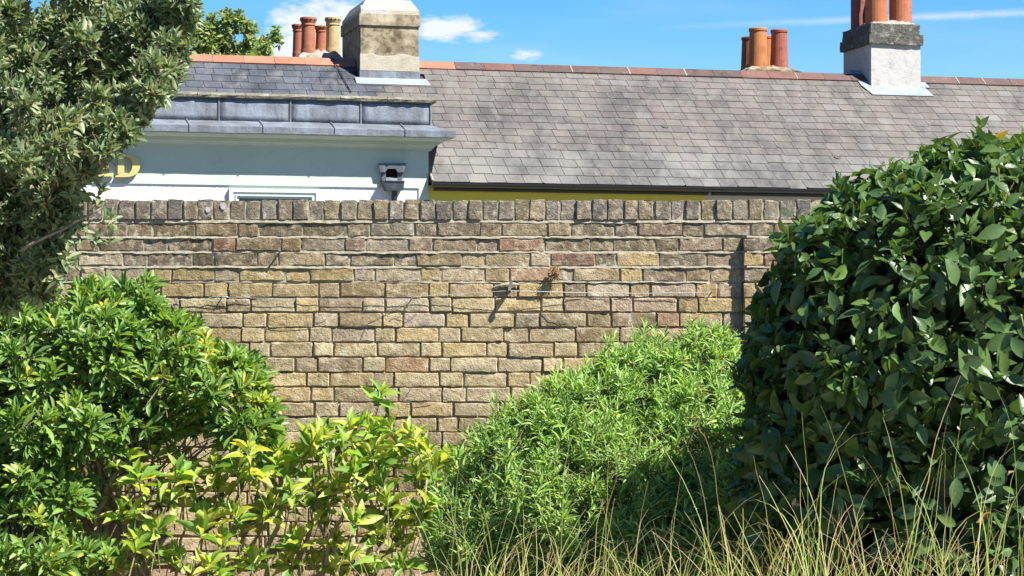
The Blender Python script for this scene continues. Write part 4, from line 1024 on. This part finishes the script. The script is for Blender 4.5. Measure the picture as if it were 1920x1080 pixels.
# --- sprawling yellow green shrub in front of the wall
R = np.random.default_rng(13); rng = random.Random(13); YY = 11.25
ysh = plant('yellow_green_shrub', (at(560, 900, YY).x, YY, 0), 'straggly shrub with floppy lime yellow leaves on bare stems before the brick wall', 'shrub')
spots = [(690, 775), (705, 800), (775, 815), (735, 835), (640, 815), (615, 815), (580, 830), (560, 845), (510, 830), (490, 845), (530, 860), (600, 860), (670, 850), (720, 870), (790, 850), (830, 860), (800, 890), (740, 910), (690, 900), (640, 900), (590, 900), (540, 890), (480, 880), (440, 890), (400, 880), (350, 900), (300, 890), (270, 870), (320, 930), (380, 930), (430, 940), (500, 930), (560, 950), (620, 960), (680, 950), (740, 960), (800, 930), (840, 900), (780, 980), (700, 1000), (640, 1010), (560, 1010), (480, 990), (420, 1000), (360, 990), (300, 980), (250, 960), (260, 1020), (330, 1040), (400, 1050), (470, 1050), (540, 1060), (610, 1060), (680, 1050), (750, 1040), (820, 1000), (260, 900), (340, 860), (450, 850), (850, 950), (700, 820), (655, 870), (615, 930)]
P_ = []
for x_, y_ in spots:
    for c in range(2): P_.append(tuple(at(x_ + R.normal(0, 14), y_ + R.normal(0, 12), YY - (.28 if x_ < 470 else 0) + R.normal(0, .12))))
p = A_(P_); ax = A_([.0, -.15, .9]) + R.normal(0, .30, p.shape); lv = Leaves()
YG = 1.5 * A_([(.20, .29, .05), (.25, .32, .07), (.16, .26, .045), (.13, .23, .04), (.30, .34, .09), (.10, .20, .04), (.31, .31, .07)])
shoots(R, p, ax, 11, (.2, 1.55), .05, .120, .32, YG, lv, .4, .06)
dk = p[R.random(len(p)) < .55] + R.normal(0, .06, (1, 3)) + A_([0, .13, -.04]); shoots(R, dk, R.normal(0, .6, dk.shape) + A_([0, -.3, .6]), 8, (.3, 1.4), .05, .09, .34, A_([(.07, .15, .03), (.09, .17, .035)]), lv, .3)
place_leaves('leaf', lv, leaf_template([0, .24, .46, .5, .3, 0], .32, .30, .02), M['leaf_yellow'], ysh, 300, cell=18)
tw = norm(ax); twig_batch('twigs', p, p - tw * .16 + A_([0, .02, -.06]), .0025, .004, (.30, .26, .13), ysh)
for (x0, y0, x1, y1, r_) in ((500, 1080, 530, 880, .014), (560, 1085, 625, 850, .013), (600, 1085, 670, 880, .012), (640, 1080, 575, 900, .010), (700, 1085, 745, 900, .010), (690, 1085, 700, 830, .011), (420, 1080, 450, 900, .009), (500, 1070, 470, 930, .008), (330, 1080, 350, 930, .008), (770, 1085, 800, 900, .008), (270, 1085, 300, 940, .007), (430, 1085, 400, 930, .008), (610, 960, 560, 940, .006), (560, 1040, 680, 1000, .005)):
    q = at(x0, y0, YY + .05); q2 = q.copy(); q2.z = 0; branch(ysh, 'stem', q2, q, r_ * 1.1, r_, (.32, .26, .18), rng, .02, 3); branch(ysh, 'stem', q, at(x1, y1, YY), r_, r_ * .55, (.34, .28, .18), rng, .05, 7)

# --- mound of narrow leaflets, middle right
R = np.random.default_rng(17); rng = random.Random(17); YC = 10.0
cho = plant('mexican_orange', (at(1150, 900, YC).x, YC, 0), 'soft mounded green shrub of fine narrow leaflets between the wall and the bay', 'shrub')
cho.name = 'fine_leaved_shrub'
lst = [(1260, 730, 110, 95, YC + .3, .35), (1180, 740, 100, 88, YC + .2, .35), (1330, 690, 70, 78, YC + .3, .3), (1100, 790, 100, 92, YC + .05, .4), (1030, 830, 90, 95, YC, .4), (950, 870, 90, 90, YC, .38), (905, 930, 70, 85, YC, .35), (1180, 890, 140, 110, YC - .2, .45), (1130, 850, 60, 50, YC - .1, .3), (1290, 800, 70, 50, YC - .05, .3), (1010, 900, 70, 50, YC - .15, .3), (1330, 840, 110, 130, YC - .15, .4), (1060, 960, 160, 130, YC - .25, .45), (920, 1000, 110, 110, YC - .1, .4), (860, 1010, 50, 70, YC, .3), (1250, 1010, 130, 120, YC - .6, .4), (1350, 930, 80, 90, YC - .6, .3), (1400, 900, 120, 180, YC, .4), (1350, 1040, 110, 90, YC - .6, .35), (1230, 660, 40, 28, YC + .3, .18), (1300, 650, 45, 30, YC + .3, .18), (1050, 735, 40, 35, YC + .1, .18), (940, 790, 30, 28, YC, .14), (1345, 640, 28, 30, YC + .3, .12), (1140, 680, 35, 26, YC + .2, .14)]
blobs = blob_px([(a, c, Y, d, e, f) for a, c, d, e, Y, f in lst])
big = blobs; blobs = bumps(R, blobs, 90, .05, .11, -.45)
p, n, dd = shell(R, blobs, 4200, .42, .74, 1.2); lv = Leaves()
ax = n * .6 + A_([0, 0, .7]) + R.normal(0, .35, p.shape)
CT = 1.75 * A_([(.11, .19, .045), (.13, .21, .047), (.085, .16, .042), (.155, .24, .06), (.115, .18, .058), (.19, .26, .08)])
shoots(R, p, ax, 11, (.2, 1.45), .05, .060, .165, CT, lv, .28)
sp = (R.random(len(p)) < .15) & (n[:, 2] > -.1); shoots(R, p[sp] + n[sp] * .02 + A_([0, 0, .04]), A_([0, 0, 1.]) + R.normal(0, .3, p[sp].shape), 9, (.15, 1.1), .07, .065, .18, CT * 1.15, lv, .25)
br = R.random(len(p)) < .02; shoots(R, p[br], R.normal(0, .6, p[br].shape) + A_([0, -.5, .3]), 4, (.3, 1.3), .03, .035, .25, A_([(.35, .18, .08), (.30, .22, .10)]), lv, .3)
place_leaves('leaf', lv, leaf_template([0, .45, .5, .3, 0], .15, .25), M['leaf_fine'], cho, 300, cell=9)
tw = norm(ax); twig_batch('twigs', p, p - tw * .1 - n * .15, .0016, .003, (.16, .18, .07), cho)
for k in range(16):
    bb = big[k % 15]; branch(cho, 'stem', (cho.location.x + rng.uniform(-.25, .35), YC + rng.uniform(-.1, .2), -.05), (bb[0], bb[1], bb[2]), .012, .005, (.2, .16, .11), rng, .06)

# --- dead tuft rooted in the wall
R = np.random.default_rng(19); c = at(1041, 512, YW - .02)
tf = plant('dead_tuft', tuple(c), 'small dried orange brown plant tuft rooted in the upper brick joints', 'plant')
lv = Leaves(); k = 60; P0 = np.tile(A_(c), (k, 1)) + R.normal(0, .014, (k, 3)) * A_([1, .5, .7]) + A_([0, -.015, .006])
lv.add(P0, norm(R.normal(0, .8, (k, 3)) + A_([.1, -.8, .5])), R.normal(0, 1, (k, 3)), R.uniform(.012, .026, k), R.uniform(.005, .010, k), A_([(.30, .17, .10), (.26, .15, .09), (.33, .21, .13)])[R.integers(0, 3, k)])
place_leaves('leaf', lv, leaf_template([0, .5, .4, 0], .2, .4), M['leaf_fine'], tf)
lv = Leaves(); k = 36; P0 = np.tile(A_(c), (k, 1)) + R.normal(0, .010, (k, 3)) * A_([1, .3, .4])
lv.add(P0, norm(R.normal(0, .25, (k, 3)) + A_([-.25, -.35, -.8])), R.normal(0, 1, (k, 3)), R.uniform(.03, .055, k), R.uniform(.002, .004, k), A_([(.10, .08, .05), (.2, .15, .08), (.26, .2, .11)])[R.integers(0, 3, k)])
place_leaves('leaf', lv, leaf_template([0, .5, .4, 0], .2, .4), M['leaf_fine'], tf, stuffname='dead_stems')

# --- long foreground grass
def grass(name, tufts, label_stuff, seed):
    R = np.random.default_rng(seed); V = []; T = []; nseg = 24
    for px, Y, n, h, spread, lean in tufts:
        root = A_([(px - 960) / F * Y, Y, 0.])
        for i in range(n):
            az = R.uniform(0, 6.28); hh = h * R.uniform(.62, 1.08)
            t = np.linspace(0, 1, nseg + 1)[:, None]; tt1 = t[:, 0]
            a0 = spread * .35 * abs(R.normal(0, .6)); a1 = spread * abs(R.normal(0, .9)); hook = R.choice([0.1, .5, 1.6, 2.6], p=[.25, .3, .25, .20]) * R.uniform(.6, 1.2); hs = R.uniform(.70, .86)
            ang = a0 + a1 * tt1 ** 1.5 + hook * (np.clip(tt1 - hs, 0, 1) / (1 - hs)) ** 1.3
            d = A_([math.cos(az), math.sin(az) * .5, 0]); d[0] += lean * 2; d /= np.linalg.norm(d)
            r0 = root + A_([R.normal(0, .07), R.normal(0, .07), 0])
            step = hh / nseg; mid = (ang[1:] + ang[:-1]) / 2
            curve = r0 + np.concatenate([np.zeros((1, 3)), np.cumsum((np.sin(mid)[:, None] * d + np.cos(mid)[:, None] * A_([0, 0, 1.])) * step, 0)])
            curve[:, 0] += np.cumsum(R.normal(0, .002, nseg + 1)); curve[:, 1] += np.cumsum(R.normal(0, .002, nseg + 1))
            w = R.uniform(.0014, .0030); wid = w * (1 - .8 * t ** 2.5)
            side = A_([math.cos(R.normal(0, .7)), math.sin(R.normal(0, .7)), 0.]); side = side / np.linalg.norm(side)
            up = A_([-side[1], side[0], .3])
            ring = np.stack([curve + side * wid, curve + up * wid * .5, curve - side * wid], 1)   # a shallow folded blade
            V.append(ring.reshape(-1, 3))
            g = [(.26, .35, .08), (.33, .40, .11), (.20, .29, .06), (.40, .41, .15), (.50, .42, .20), (.29, .38, .09)][R.integers(0, 6)]
            tipc = [(.52, .38, .20), (.46, .28, .15), (.48, .42, .22), (.36, .38, .13)][R.integers(0, 4)]
            tt_ = np.clip((t - R.uniform(.62, 1.0)) * 5, 0, 1); T.append(np.repeat((A_(g) * (1 - tt_) + A_(tipc) * tt_)[:, None, :], 3, 1).reshape(-1, 3))
    Fc = []
    for i in range(nseg):
        a = i * 3
        Fc += [(a, a + 1, a + 4, a + 3), (a + 1, a + 2, a + 5, a + 4)]
    o = np_mesh(name, A_(V), Fc, len(V), A_(T), M['grass'], None, 'stuff'); tag(o, label_stuff, 'grass'); return o
R = np.random.default_rng(23); tufts = []
for px in np.arange(1390, 1990, 40):
    q = px + R.normal(0, 10); Y = 6.6 + R.normal(0, .2); ln = R.normal(0, .15)
    tufts.append((q, Y, int(R.integers(30, 52)), R.uniform(.94, 1.15), .50, ln)); tufts.append((q, Y, int(R.integers(3, 9)), R.uniform(1.22, 1.40), .30, ln))
for px in np.arange(850, 1390, 34):
    q = px + R.normal(0, 10); Y = 7.4 + R.normal(0, .3); ln = R.normal(.25, .2)
    tufts.append((q, Y, int(R.integers(36, 60)), R.uniform(.88, 1.06), .52, ln)); tufts.append((q, Y, int(R.integers(3, 8)), R.uniform(1.06, 1.2), .34, ln))
for px in np.arange(480, 850, 70): tufts.append((px + R.normal(0, 14), 7.8 + R.normal(0, .3), 3, R.uniform(.85, 1.0), .45, R.normal(.1, .2)))
grass('grass', tufts, 'long wispy ornamental grass with straw coloured tips before the shrubs', 29)
